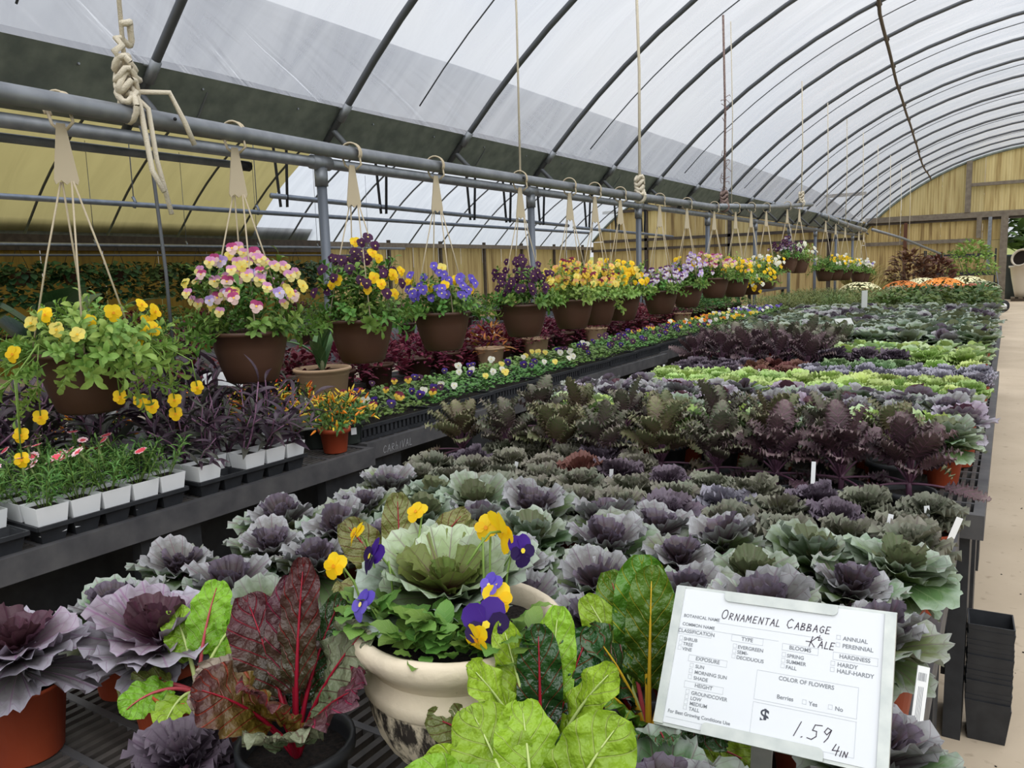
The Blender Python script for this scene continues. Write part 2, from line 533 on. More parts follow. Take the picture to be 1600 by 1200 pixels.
mb = MB(); mb.add(*roof_sheet(XL, GX - .1, XL, Y0, YE, 60, seed=2, nx=24))
M_FILM3 = filmmat('bluegrey_polythene', (.52, .58, .70), (.48, .55, .68), .36, .5)  # sky reflected off the double film is put into this bluish grey tint
struct('roof_film_side_bay', mb, M_FILM3, True, label='hazy polythene film on the near slope of the side bay', cat='roof film')
M_YEL = filmmat('yellowed_sheet', (.27, .23, .09), (.33, .29, .13), .80)
mb = MB(); mb.add(*roof_sheet(FG - .2, XL, XL, Y0, 12.4, 30, seed=3, nx=24))
struct('roof_sheet_yellow', mb, M_YEL, True, label='yellowed translucent sheeting on the far slope of the side bay', cat='roof sheet')
mb = MB(); mb.add(*roof_sheet(FG - .55, XL, XL, 12.4, YE, 36, seed=4, nx=26))
struct('roof_film_side_bay_far', mb, M_FILM2, True, label='white polythene film on the far slope of the side bay', cat='roof film')

# ---- gutters
def gutter(name, x, y0, y1, label):
    prof = [(.09, 2.72), (-.09, 2.51), (-.14, 2.44), (-.28, 2.44), (-.33, 2.51), (-.51, 2.72), (-.50, 2.72), (-.325, 2.52), (-.275, 2.452), (-.145, 2.452), (-.095, 2.52), (.08, 2.72)]
    x -= .08
    mb = MB()
    n = len(prof); seg = 20
    v = [(x + .09 + px, y0 + (y1 - y0) * i / seg, pz) for i in range(seg + 1) for px, pz in prof]
    f = [(i * n + j, (i + 1) * n + j, (i + 1) * n + (j + 1) % n, i * n + (j + 1) % n) for i in range(seg) for j in range(n)]
    mb.add(v, f)
    o = struct(name, mb, M_GUT, False, label=label, cat='gutter')
    bm_ = MB().tube([(0, 0, 0), (.014, 0, 0)], .007, 6).mesh('bolt', M_STEEL, False)
    k = 0
    y = y0 + .4
    while y < min(y1, 12):
        link('bolt', bm_, o, (x + .09 + .035, y, 2.66)); y += .76
    jm = MB().box((0, -.005, 0), (.006, .005, .18)).mesh('gutter_joint', M_STEEL, False)
    for yj in np.arange(y0 + 1.2, 12, 3.04):
        link('gutter_joint', jm, o, (x + .09 - .085, yj, 2.515), (0, .70, 0))
    return o
gutter('trim_1', GX, Y0, YE, 'long grey galvanised gutter between the two greenhouse bays')
gutter('trim_2', FG - .2, Y0, 14.2, 'dark far gutter of the side bay above the yellow wall')
gutter('trim_3', 2 * XC - GX - .02, Y0, YE, 'galvanised gutter along the path side of the greenhouse')

# ---- bows (arched pipes), one object each
def bow_mesh(xc, r=.026, off=-.03, lo=.13, sides=(1, 1)):
    pts = []
    a = XC - GX
    n = 30
    x0, x1 = xc - a - .02, xc + a + .02
    for i in range(n + 1):
        x = x0 + (x1 - x0) * (.5 - .5 * math.cos(PI * i / n))
        pts.append((x, 0, arch(x, off, xc)))
    pts = [p for p in pts if x0 + .16 < p[0] < x1 - .16]
    p, q = pts[0], pts[1]; sl = (q[0] - p[0]) / (q[2] - p[2])
    e = (p[0] - (p[2] - 2.36) * sl, 0, 2.36)
    pts = [e] + pts + [(2 * xc - e[0], 0, 2.36)]
    return MB().tube(pts, r, 8).mesh('roof_bow', M_BOW)
bmain = bow_mesh(XC)
bside = bow_mesh(XL, .022)
cm = MB().tube([(-.045, -.0, -.05), (.045, 0, .05)], .031, 8).tube([(0, -.05, .03), (0, .05, .03)], .009, 6).mesh('bow_clamp', M_STEEL)
YB = [2.86 + 1.52 * k for k in range(-4, 18)]
for i, y in enumerate(YB):
    if y > YE - .1: continue
    o = link('roof_bow', bmain, None, (0, y, 0)); tag(o, 'arched steel roof pipe of the main bay, %s from the end wall' % nth(len(YB) - 1 - i), 'roof bow', 'main bay roof bows', 'structure')
    link('bow_clamp', cm, o, (GX + .125, 0, 2.68))
    o = link('roof_bow', bside, None, (0, y, 0)); tag(o, 'arched steel roof pipe of the side bay, %s from the end wall' % nth(len(YB) - 1 - i), 'roof bow', 'side bay roof bows', 'structure')
wire = MB()
for i in range(41):
    pass
wp = [(x, 0, arch(x, .02)) for x in np.linspace(GX + .2, 2 * XC - GX - .2, 41)]
wm = MB().tube(wp, .007, 4).mesh('film_wire', M_BOW)
for i, y in enumerate(YB):
    if i % 2 == 1 and y + .8 < YE:
        o = link('film_wire', wm, None, (0, y + .78, 0)); tag(o, 'thin film tension wire over the main bay, %s from the end wall' % nth((len(YB) - 1 - i) // 2), 'wire', 'film tension wires', 'structure')

# purlin running along the roof, slightly wandering, wrapped with old cord
pp = [(-.9, -2), (-1.0, 4), (-1.15, 8), (-1.45, 10.6), (-1.7, 14.7), (-1.95, 20), (-2.2, 25), (-2.3, 29.3)]
pts = []
for i in range(60):
    y = -2 + 31.3 * i / 59
    x = np.interp(y, [p[1] for p in pp], [p[0] for p in pp])
    pts.append((x, y, arch(x, -.075) + .012 * math.sin(y * 2.1)))
mb = MB().tube(pts, .022, 6)
pur = struct('trim_4', mb, mat('old_purlin', (104, 92, 82), .7, .2), True, label='brown wrapped purlin pipe running down the main roof', cat='purlin')
bind = MB().tube([(0, -.04, 0), (0, 0, .012), (0, .04, 0)], .034, 6).mesh('binding', M_DWOOD)
for y in YB[3:]:
    if y < YE - .3:
        x = np.interp(y, [p[1] for p in pp], [p[0] for p in pp]); link('binding', bind, pur, (x, y, arch(x, -.06)))

# ---- posts and pipe under the gutter
mb = MB().tube([(GX - .12, Y0, 2.35), (GX - .12, YE, 2.35)], .04, 10)
tag(link('pipe_rail', mb.mesh('pipe_rail', M_STEEL)), 'grey steel rail on the posts under the long gutter', 'pipe rail', kind='structure')
pm = MB().tube([(0, 0, 0), (0, 0, 2.34)], .038, 12).mesh('gutter_post', mat('post_grey', (112, 118, 128), .5, .3))
pc = MB().tube([(0, 0, 2.18), (0, 0, 2.31)], .05, 12).tube([(0, -.09, 2.35), (0, .09, 2.35)], .052, 12).mesh('tee_fitting', M_STEEL)
for i, y in enumerate([-1.6, 1.35, 4.35, 7.4, 10.3, 13.25, 16.2, 19.1, 22, 24.9, 27.8]):
    o = link('gutter_post', pm, None, (GX - .12, y, 0)); tag(o, 'grey steel post under the long gutter, %s from the end wall' % nth(10 - i), 'post', 'gutter posts', 'structure')
    link('tee_fitting', pc, o)
for i, y in enumerate([2, 6, 10, 14, 18, 22, 26]):
    o = link('gutter_post', pm, None, (2 * XC - GX - .05, y, 0)); tag(o, 'grey steel post on the path side, %s from the end wall' % nth(6 - i), 'post', 'path side posts', 'structure')

# ---- side walls
M_YW = panelmat('yellow_sheet_wall', (158, 132, 50), (172, 146, 60), (140, 116, 46), .4)
wl = tag(link('wall_left', None), 'yellow sheet wall below the far gutter of the side bay', 'wall', kind='structure')
for k in range(16):
    ya = Y0 + k * 1.16
    link('sheet_panel', MB().box((FG - .12, ya + .008, 0), (FG - .1, ya + 1.152, 2.25)).mesh('sheet_panel', M_YW, False), wl)
M_FIB = panelmat('fibreglass_panel', (204, 184, 132), (218, 200, 150), (172, 148, 100), .40)
M_FIBD = panelmat('fibreglass_panel_grimy', (184, 160, 108), (202, 180, 128), (130, 106, 68), .35)
def corr(mb, x0, x1, zb, zt, y, along='x', pitch=.076, amp=.012):
    n = max(4, int((x1 - x0) / (pitch / 4)))
    v = []
    for i in range(n + 1):
        x = x0 + (x1 - x0) * i / n
        d = amp * math.sin(2 * PI * x / pitch)
        top = zt(x) if callable(zt) else zt
        bot = zb(x) if callable(zb) else zb
        for z in (bot, top):
            v.append((x, y + d, z) if along == 'x' else (y + d, x, z))
    f = [(2 * i, 2 * i + 2, 2 * i + 3, 2 * i + 1) for i in range(n)]
    mb.add(v, f)
for k in range(13):                                   # far wall of the side bay beyond the yellow part
    ya = 14.6 + k * 1.18
    mb = MB(); corr(mb, ya, min(ya + 1.17, YE), 0, 2.35, FG - .15 + (k % 2) * .006, 'y')
    link('corrugated_panel', mb.mesh('corrugated_panel', M_FIBD), wl)
for y in np.arange(14.6, YE, 2.36):
    link('wall_stud', MB().box((FG - .1, y - .04, 0), (FG - .02, y + .04, 2.5)).mesh('wall_stud', M_DWOOD, False), wl)
link('wall_rail', MB().box((FG - .09, 14.4, 2.3), (FG + .02, YE, 2.42)).mesh('wall_rail', M_WOOD, False), wl)
link('wall_rail', MB().box((FG - .09, Y0, 2.16), (FG + .02, 14.6, 2.44)).mesh('wall_rail', M_DWOOD, False), wl)
mb = MB(); mb.add([(2 * XC - GX + .1, Y0, 0), (2 * XC - GX + .1, YE, 0), (2 * XC - GX + .1, YE, 2.6), (2 * XC - GX + .1, Y0, 2.6)], [(0, 1, 2, 3)])
struct('wall_right', mb, M_FILM)
# near gable behind the camera
mb = MB()
xs = np.linspace(GX, 2 * XC - GX, 30)
mb.add([(x, Y0, z) for x in xs for z in (0, arch(x))], [(2 * i, 2 * i + 2, 2 * i + 3, 2 * i + 1) for i in range(29)])
struct('wall_near', mb, M_FILM)

# ---- end wall: corrugated fibreglass panels on a timber frame, with an open doorway
we = tag(link('wall_far', None), 'corrugated fibreglass gable wall on a weathered timber frame', 'wall', kind='structure')
DX0, DX1, DZ = -.22, 2.9, 2.72
x = GX - .1
k = 0
while x < 2 * XC - GX:
    x1 = min(x + 1.18, 2 * XC - GX)
    mb = MB(); corr(mb, x, x1 - .004, 2.86, lambda q: arch(q, -.01), YE + (k % 2) * .008); link('corrugated_panel', mb.mesh('corrugated_panel', M_FIB), we)
    xa, xb = x, x1
    if xa < DX0: xb = min(xb, DX0)
    elif xb > DX1: xa = max(xa, DX1)
    if not (xa >= DX0 and xb <= DX1):
        for zz0, zz1, mm in ((0, 2.02, M_FIB if k > 2 else M_FIBD), (2.03, 2.84, M_FIBD)):
            mb = MB(); corr(mb, xa, xb - .004, zz0, zz1, YE + (k % 2) * .008); link('corrugated_panel', mb.mesh('corrugated_panel', mm), we)
    x = x1; k += 1
x = GX - .1
k = 0
while x > FG + .2:                                    # side bay end wall
    x1 = max(x - 1.18, FG)
    for zz0, zz1 in ((0, lambda q: 2.6), (lambda q: 2.62, lambda q: max(2.62, arch(q, -.01, XL)))):
        mb = MB(); corr(mb, x1 + .004, x, zz0, zz1, YE + (k % 2) * .008); link('corrugated_panel', mb.mesh('corrugated_panel', M_FIBD if k % 3 else M_FIB), we)
    x = x1; k += 1
def beam(a, b, m=M_WOOD, name='timber_beam'):
    return link(name, MB().box(a, b).mesh(name, m, False), we)
yb0, yb1 = YE - .16, YE - .03
beam((GX, yb0, 2.74), (6, yb1, 2.92)); beam((GX, yb0 + .05, 2.66), (DX1, yb1, 2.735), M_DWOOD)
beam((GX, yb0 + .04, 1.98), (-1.05, yb1, 2.1)); beam((DX0 - .9, yb0 + .06, .62), (DX0 - .1, yb1, .7), M_DWOOD)
beam((-1.33, yb0 - .02, 2.92), (-1.17, yb1, arch(-1.25) - .04)); beam((-1.17, yb0, 3.72), (6, yb1, 3.82))
beam((-.98, yb0 - .03, 2.1), (-.84, yb1, 2.74)); beam((-3.06, yb0, 0), (-2.96, yb1, 2.7), mat('rusty_wood', (92, 58, 42), .8))
beam((DX0 - .1, yb0 - .12, 0), (DX0 + .1, yb1 + .08, 2.74), M_WOOD, 'door_post'); beam((DX1 - .1, yb0 - .1, 0), (DX1 + .1, yb1 + .05, 2.74), M_WOOD, 'door_post')
beam((-.66, yb0 - .05, 1.1), (-.56, yb0 + .03, 2.74), M_STEEL, 'steel_post')
for xx in (-5.4, -8.9, -12.2): beam((xx - .06, yb0, 0), (xx + .06, yb1, arch(xx, -.05, XL)), M_DWOOD)
for zz in (2.55, 3.7): beam((max(FG, XL - 4.6), yb0, zz), (GX, yb1, zz + .11), M_DWOOD)
beam((FG, yb0, 2.2), (GX, yb1, 2.3), M_DWOOD)
# rim of the gable: film clamp bar following the arch
link('gable_rim', MB().tube([(x, YE - .05, arch(x, -.04)) for x in np.linspace(GX, 2 * XC - GX, 40)], .045, 6).mesh('gable_rim', M_GUT), we)
link('gable_rim', MB().tube([(x, YE - .05, arch(x, -.04, XL)) for x in np.linspace(FG, GX, 40)], .045, 6).mesh('gable_rim', M_GUT), we)

# ---- loose pipes and straps in the side bay
def pipe(name, a, b, r, label, m=M_STEEL, cat='pipe', cap=False):
    a, b = Vector(a), Vector(b)
    mid = (a + b) / 2
    o = link(name, MB().tube([a - mid, (0, 0, 0), b - mid], r, 8).mesh(name, m), None, mid); tag(o, label, cat)
    if cap:
        d = (b - a).normalized()
        link('end_cap', MB().tube([b - mid - d * .07, b - mid + d * .02], r * 1.35, 8).mesh('end_cap', M_STRAP), o)
    return o
pipe('hanging_pipe', (-4.58, Y0, 2.30), (-4.58, 3.85, 2.30), .026, 'thin grey pipe with a black end cap under the gutter', cap=True)
pipe('hanging_pipe', (-7.26, -2, 2.3), (-7.26, 14.6, 2.24), .026, 'long grey pipe across the yellow sheeting of the side bay')
pipe('hanging_pipe', (-6.0, 5.3, 2.30), (-6.1, 11.5, 2.22), .026, 'grey pipe slung on black straps in the side bay')
pipe('hanging_pipe', (-6.1, 11.7, 2.2), (-6.1, 16.2, 2.14), .026, 'short grey pipe hung beyond the strapped pipe')
pipe('hanging_pipe', (-12.6, 1, 2.16), (-12.6, 15.2, 2.16), .03, 'grey basket pipe in front of the yellow wall')
pipe('hanging_pipe', (-12.1, 1, 1.98), (-12.1, 13.2, 1.98), .018, 'thin dark lower pipe in front of the yellow wall', M_BOW)
stm = None
for i, (y, xx) in enumerate([(5.45, -6), (6.9, -6), (8.7, -6.04), (9.6, -6.05), (10.6, -6.08), (12.2, -6.1), (13.4, -6.1), (14.6, -6.1)]):
    o = thing('support_strap', 'black fabric strap holding the side bay pipe, %s from the yellow wall end' % nth(i), 'strap', (xx, y, 2.2), 0, 'black pipe straps')
    top = 3.1
    for s in (-1, 1):
        link('strap_band', MB().add([(s * .012 - .018, s * .03, 0), (s * .012 + .018, s * .03, 0), (s * .05 + .018, s * .06, top - 2.2), (s * .05 - .018, s * .06, top - 2.2),
             (s * .012 - .018, s * .03 + .004, 0), (s * .012 + .018, s * .03 + .004, 0), (s * .05 + .018, s * .06 + .004, top - 2.2), (s * .05 - .018, s * .06 + .004, top - 2.2)],
             [(0, 1, 2, 3), (7, 6, 5, 4), (0, 4, 5, 1), (1, 5, 6, 2), (2, 6, 7, 3), (3, 7, 4, 0)]).mesh('strap_band', M_STRAP, False), o)
# wire droppers of the basket pipe
dm = MB().tube([(0, 0, 0), (0.02, 0, 1.6)], .006, 4).tube([(0, 0, -.06), (.01, .01, 0), (-.01, 0, .05)], .016, 5).mesh('dropper_wire', M_STEEL)
for i, y in enumerate([5.5, 7.4, 9.1, 10.7, 12.3, 13.9]):
    tag(link('dropper_wire', dm, None, (-12.6, y, 2.2)), 'hanging wire holding the basket pipe before the yellow wall, %s along' % nth(i), 'wire', 'basket pipe wires')
for i, y in enumerate([3.2, 4.7, 6.2]):
    tag(link('dropper_wire', dm, None, (-7.26, y, 2.3)), 'hanging wire on the long side bay pipe, %s along' % nth(i), 'wire', 'side bay pipe wires')

# ---- hanging rail for the flower baskets (front pipe) and its ropes
RX = -2.5
o = link('basket_rail', MB().tube([(RX + .12, -1.5, 2.07), (RX + .06, 1.3, 2.05), (RX, 2.6, 2.045), (RX, 5, 2.05), (RX, 7.7, 2.07), (RX, 8.2, 2.085)], .03, 12).mesh('basket_rail', M_STEEL))
tag(o, 'thick grey steel pipe carrying the nearest flower baskets', 'pipe')
for y in (-.4, 1.75, 4.1):
    link('drill_hole', MB().tube([(0, 0, 0), (.004, -.002, 0)], .006, 8).mesh('drill_hole', M_STRAP), o, (RX + .03 + (.045 if y < 2 else 0), y, 2.052))
tag(link('basket_rail', MB().tube([(RX + .02, 7.9, 2.085), (RX, 10, 2.19), (RX, 12.3, 2.34)], .028, 10).mesh('basket_rail', M_STEEL)), 'grey pipe sloping up beyond the nearest basket pipe', 'pipe')
tag(link('basket_rail', MB().tube([(RX, 13.1, 2.22), (RX, 15, 2.15), (RX, 17.4, 2.10)], .04, 10).mesh('basket_rail', M_STEEL)), 'grey pipe carrying the farther group of flower baskets', 'pipe')
tag(link('basket_rail', MB().tube([(RX + .1, 17.6, 2.12), (RX + .3, 21, 2.0), (RX + .9, 24, 1.62)], .03, 8).mesh('basket_rail', M_STEEL)), 'farthest grey pipe drooping towards the gable wall', 'pipe')

def rope(y, zb, r, label, m=M_ROPE, knot=True, x=RX, tail=False):
    zt = arch(x, -.05)
    o = thing('hanging_rope', label, 'rope', (x, y, zb))
    link('cord', MB().tube([(0, 0, .03), (.004, .006, (zt - zb) * .5), (-.02, .0, zt - zb)], r, 6).mesh('cord', m), o)
    if knot:
        k = MB()
        for j in range(4):
            z = .03 + j * .035
            k.tube([(.03 * math.cos(a), .03 * math.sin(a), z + .02 * math.sin(a * 2 + j)) for a in np.linspace(0, 2 * PI, 13)], r * 1.35, 5, cap=False)
        k.tube([(.045 * math.cos(a), 0, -.0 + .045 * math.sin(a)) for a in np.linspace(0, 2 * PI, 13)], r * 1.3, 5, cap=False)
        link('knot', k.mesh('knot', m), o)
    if tail:
        for pts in ([(0, 0, .06), (.03, .05, 0), (.035, .06, -.16), (.06, .08, -.34)], [(0, 0, .1), (.03, .02, .02), (.05, .03, -.2), (.075, .05, -.27)], [(0, 0, .05), (.05, .12, .06), (.05, .17, -.03), (.05, .2, -.1)]):
            link('rope_tail', MB().tube(pts, r * 1.1, 6).mesh('rope_tail', m), o)
        q = [(0, 0, .26)]
        gk = random.Random(8)
        for a in np.linspace(0, 5 * PI, 30):
            q.append((.022 * math.cos(a) * gk.uniform(.5, 1.4), .034 * math.sin(a * .8) * gk.uniform(.5, 1.5) + .01, .26 - .014 * a + .02 * math.sin(a * 1.7)))
        link('coil', MB().tube(q, r * 1.3, 6).mesh('coil', m), o)
    return o
rope(1.60, 2.07, .008, 'white rope with a large loose knot tied around the basket pipe', knot=True, tail=True, x=RX + .05)
rope(4.12, 2.05, .006, 'thin pale cord tied to the basket pipe above the dark purple basket', knot=False)
rope(5.92, 2.06, .011, 'thick white rope knotted around the basket pipe near its middle')
rope(8.1, 2.09, .011, 'frayed rope overgrown with dry vine at the end of the basket pipe', mat('dry_vine_rope', (150, 132, 124), .9, noise=(60, (110, 88, 86), .2)))
rope(8.35, 2.1, .005, 'thin twine crossing the frayed vine rope', knot=False)
rope(11.6, 2.32, .008, 'pale rope holding the sloping pipe beyond the frayed rope')
for i, y in enumerate([13.4, 15.1, 16.9, 18.9, 21, 23.2, 25.4]):
    rope(y, 2.16 - max(0, y - 17) * .05, .007, 'thin far rope holding the distant basket pipe, %s towards the gable' % nth(i), knot=False)
# dry vine twigs on the frayed rope
g = random.Random(4)
mb = MB()
for i in range(46):
    z = g.uniform(.0, 1.0) ** 1.3 * 1.1; a = g.uniform(0, 6.3); l = g.uniform(.02, .08)
    mb.tube([(0, 0, z), (l * .6 * math.cos(a), l * .6 * math.sin(a), z + g.uniform(-.02, .03)), (l * math.cos(a + .6), l * math.sin(a + .6), z + g.uniform(-.04, .05))], .003, 4)
tag(link('dry_vine', mb.mesh('dry_vine', mat('dry_vine', (126, 100, 98), .9)), None, (RX, 8.1, 2.12)), 'dry brown vine twined up the frayed rope', 'vine')
# drip line dangling near the knotted rope
tag(link('drip_tube', MB().tube([(0, 0, 0), (.03, .01, -.1), (.04, .02, -.5), (.04, .02, -.95)], .006, 6).mesh('drip_tube', M_BOW), None, (RX - .02, 1.68, 2.04)), 'thin grey drip tube hanging beside the loose rope knot', 'tube')

# ================================================================== BENCHES
rib_cache = {}
def bench(name, label, x0, x1, y0, y1, z, single=None, lip=.075, legs=True, skew=0, skirt=False):
    """plastic greenhouse bench: lip frame, cross ribs, short slats between the ribs, slab legs"""
    o = thing(name, label, 'bench', ((x0 + x1) / 2, (y0 + y1) / 2, 0), skew)
    cx, cy = (x0 + x1) / 2, (y0 + y1) / 2
    a, b, c, d = x0 - cx, x1 - cx, y0 - cy, y1 - cy
    t = .03
    fr = MB()
    fr.box((a, c, z - lip), (b, c + t, z)).box((a, d - t, z - lip), (b, d, z)).box((a, c + t, z - lip), (a + t, d - t, z)).box((b - t, c + t, z - lip), (b, d - t, z))
    link('frame', fr.mesh('frame', M_GREY, False), o)
    ny = max(2, int(round((d - c) / .105)))
    ys = np.linspace(c + t, d - t, ny + 1)
    rb = MB()
    for y in ys[1:-1]: rb.box((a + t, y - .007, z - .03), (b - t, y + .007, z - .001))
    nxr = max(2, int((b - a) / .42))
    for x in np.linspace(a + t, b - t, nxr + 1)[1:-1]: rb.box((x - .012, c + t, z - .04), (x + .012, d - t, z - .0015))
    link('rib', rb.mesh('ribs', M_GREY, False), o)
    dy = ys[1] - ys[0]
    key = round(dy, 4)
    if key not in rib_cache:
        rib_cache[key] = MB().box((-.0065, -dy / 2 + .007, -.02), (.0065, dy / 2 - .007, -.002)).mesh('slat', M_SLAT, False)
    mass = MB()
    nx = int((b - a - 2 * t) / .027)
    cnt = 0
    for j in range(ny):
        ym = (ys[j] + ys[j + 1]) / 2
        for i in range(nx):
            x = a + t + .0135 + i * .027
            if single and cnt < 300 and single(x + cx, ym + cy):
                link('slat', rib_cache[key], o, (x, ym, z)); cnt += 1
            else:
                mass.box((x - .0065, ym - dy / 2 + .007, z - .02), (x + .0065, ym + dy / 2 - .007, z - .002))
    tag(link('slats', mass.mesh('slats', M_SLAT, False), o), kind='stuff')
    if skirt:
        link('shade_panel', MB().box((b - .34, c - .01, .01), (b - .32, d + .01, z - .1)).mesh('shade_panel', M_BLACK, False), o)  # black sheet added behind the legs to darken the space under the bench
    if legs:
        lm = MB().box((-.025, -.11, 0), (.025, .11, z - lip)).mesh('leg', M_BLACK, False)
        nl = max(2, int((d - c) / .62))
        for i in range(nl):
            y = c + .15 + (d - c - .3) * i / (nl - 1)
            for x in (a + .06, b - .06): link('leg', lm, o, (x, y, 0))
        link('stretcher', MB().box((a + .08, c + .1, .18), (a + .1, d - .1, .26)).box((b - .1, c + .1, .18), (b - .08, d - .1, .26)).mesh('stretcher', M_BLACK, False), o)
    return o
ZR1, ZR2 = .72, .745
bench('display_bench', 'low black slatted bench under the nearest cabbages and the price sign', -1.62, -.09, -.1, 2.58, ZR1,
      single=lambda x, y: (x < -.98 and .32 < y < .92 and x > -1.6) or (x > -.24 and y > .9))
bench('display_bench', 'black slatted bench under the tall kale and lime kale', -1.82, -.03, 2.62, 6.1, ZR2, single=lambda x, y: x > -.26)
bench('display_bench', 'black slatted bench under the blue green cabbages', -2.2, -.05, 6.14, 10.2, ZR2)
bench('display_bench', 'far black bench under the leafy greens beyond the cabbages', -3.4, -.15, 12.3, 16.6, .66)
bench('display_bench', 'farthest black bench under the chrysanthemum domes', -3.6, -.2, 17.6, 23.6, .60)
ZL = .78
LSEC = [(.55, 2.46, -2.26, ''), (2.5, 4.4, -2.34, ''), (4.42, 6.3, -2.42, ''), (6.32, 8.18, -2.5, ''), (8.2, 10.1, -2.57, ''), (10.12, 12.2, -2.62, '')]
LN = ['black bench section under the pink dianthus pots', 'black bench section with carnival chalked on its edge', 'black bench section under the first white pansies', 'black bench section under the mixed pansies halfway along',
      'black bench section beneath the far pansy flats', 'last black bench section in the pansy row']
LB = []
for i, (ya, yb, xf, _) in enumerate(LSEC):
    LB.append(bench('display_bench', LN[i], -3.95, xf, ya, yb, ZL, skirt=True))

# ================================================================== POTS
def pot_meshes(key, rt, rb, h, m, rim=.006, k=24, soil=.85, lip=.018):
    if ('pot', key) in MESHC: return MESHC[('pot', key)], MESHC[('soil', key)]
    mb = MB().lathe([(0.001, 0.001), (rb * .96, .001), (rb, .004), (rt * .985 + (rb - rt) * lip / h, h - lip), (rt + rim, h - lip), (rt + rim, h), (rt - .001, h), (rt - .004, h - .01), (rb + (rt - rb) * soil - .004, h * soil)], k)
    MESHC[('pot', key)] = mb.mesh('pot', m)
    MESHC[('soil', key)] = MB().disc(rb + (rt - rb) * soil - .003, h * soil, 16, bump=.003, seed=3).mesh('soil', M_SOIL)
    return MESHC[('pot', key)], MESHC[('soil', key)]
POT4 = pot_meshes('red4', .058, .044, .105, M_TERRA, rim=.0015, lip=.006)
POT5 = pot_meshes('red5', .070, .054, .13, M_TERRA, rim=.0015, lip=.006)
POTB = pot_meshes('black5', .068, .052, .115, M_BLACK)

# ================================================================== CABBAGES AND KALES
CW = {  # colourways: (outer leaves, middle leaves, heart)
    'purple': [leafmat('purple_cabbage_outer', (76, 98, 54), (104, 126, 82), (118, 74, 100), n=9, vein=.75, edge=(158, 166, 156), hue=.05, rnd=.2),
               leafmat('purple_cabbage_middle', (64, 50, 56), (112, 110, 108), (104, 56, 88), n=9, vein=.75, edge=(162, 163, 166), hue=.05, rnd=.2),
               leafmat('purple_cabbage_heart', (44, 30, 36), (76, 66, 68), (94, 52, 74), n=7, vein=.6, edge=(110, 100, 116), rnd=.2)],
    'mauve': [leafmat('mauve_cabbage_outer', (92, 92, 84), (130, 126, 130), (132, 76, 126), n=9, vein=.75, edge=(176, 172, 184), rnd=.15),
              leafmat('mauve_cabbage_middle', (84, 56, 70), (132, 118, 128), (138, 66, 132), n=9, vein=.8, edge=(170, 160, 174), rnd=.15),
              leafmat('mauve_cabbage_heart', (58, 28, 38), (90, 60, 70), (104, 44, 78), n=7, vein=.6)],
    'green': [leafmat('green_cabbage_outer', (66, 90, 46), (96, 120, 74), (142, 156, 112), n=9, vein=.6, edge=(156, 170, 152), hue=.03, rnd=.2),
              leafmat('green_cabbage_middle', (78, 92, 60), (108, 126, 96), (126, 92, 110), n=9, vein=.65, edge=(162, 174, 160), hue=.03, rnd=.2),
              leafmat('green_cabbage_heart', (86, 84, 60), (104, 112, 80), (110, 74, 84), n=7, vein=.5)],
    'lime': [leafmat('pale_cabbage_outer', (96, 122, 62), (142, 168, 106), (184, 200, 148), n=9, vein=.6, edge=(186, 204, 160)),
             leafmat('pale_cabbage_middle', (112, 138, 66), (150, 178, 108), (190, 206, 154), n=9, vein=.6, edge=(190, 208, 164)),
             leafmat('pale_cabbage_heart', (130, 148, 68), (160, 180, 100), (186, 200, 140), n=7, vein=.4)],
    'big': [leafmat('large_cabbage_outer', (66, 76, 62), (104, 120, 98), (130, 112, 120), n=11, vein=.7, edge=(180, 194, 182)),
            leafmat('large_cabbage_middle', (92, 108, 62), (138, 160, 112), (120, 70, 106), n=11, vein=.75, edge=(184, 200, 172)),
            leafmat('large_cabbage_heart', (104, 54, 52), (118, 136, 70), (112, 56, 80), n=9, vein=.7, mid=.4)],
}
CAB = {}
def cabbage_leaves(fine):
    """rings of leaves from the drooping skirt to the upright heart; shared by every cabbage"""
    nt, nr = (40, 6) if fine else (16, 4)
    spec = [(.098, .100, .10, -.55, .08, .045), (.104, .112, .48, .12, .25, .050), (.092, .098, .72, .48, .35, .055), (.062, .068, .95, .85, .5, .06), (.034, .036, 1.15, 1.3, .7, .07)]
    out = []
    for r, (L, w, p0, p1, cup, ruf) in enumerate(spec):
        out.append([fan_leaf(L * (1 + .08 * k), w, p0 + .1 * (k - 1), p1 + .2 * (k - 1), cup, ruf, 6.5 + 1.5 * k, .045, 31 * r + k, nr, nt) for k in range(3)])
    return out
CAB['fine'] = cabbage_leaves(True)
CAB['low'] = cabbage_leaves(False)
RINGMAT = [0, 0, 1, 2, 2]
def cabbage_layout(seed, size=1.0, rings=(4, 6, 5, 5, 4)):
    g = random.Random(seed)
    out = []
    for r, n in enumerate(rings):
        a0 = g.uniform(0, 6.3)
        for i in range(n):
            a = a0 + 2 * PI * i / n + g.uniform(-.2, .2)
            s = size * g.uniform(.86, 1.12)
            out.append((r, g.randrange(3), Mt((0, 0, .010 * r * size), (g.uniform(-.2, .2), g.uniform(-.16, .16), a), s)))
    return out
stemm = MB().tube([(0, 0, -.01), (.002, .003, .045)], [.009, .008], 7).mesh('stem', M_PSTEM)
def leaf_mesh(kind, r, k, cw):
    return cached(('leaf', kind, r, k, cw), CAB[kind][r][k], CW[cw][RINGMAT[r]])
JOIN = {}
def cabbage_joined(cw, var, rings=(4, 6, 5, 5, 3)):
    key = ('cab', cw, var)
    if key not in JOIN:
        mb = MB()
        for r, k, M in cabbage_layout(100 + var * 17, 1.0, rings): mb.put(CAB['low'][r][k], M, RINGMAT[r])
        JOIN[key] = mb.mesh('rosette', CW[cw])
    return JOIN[key]
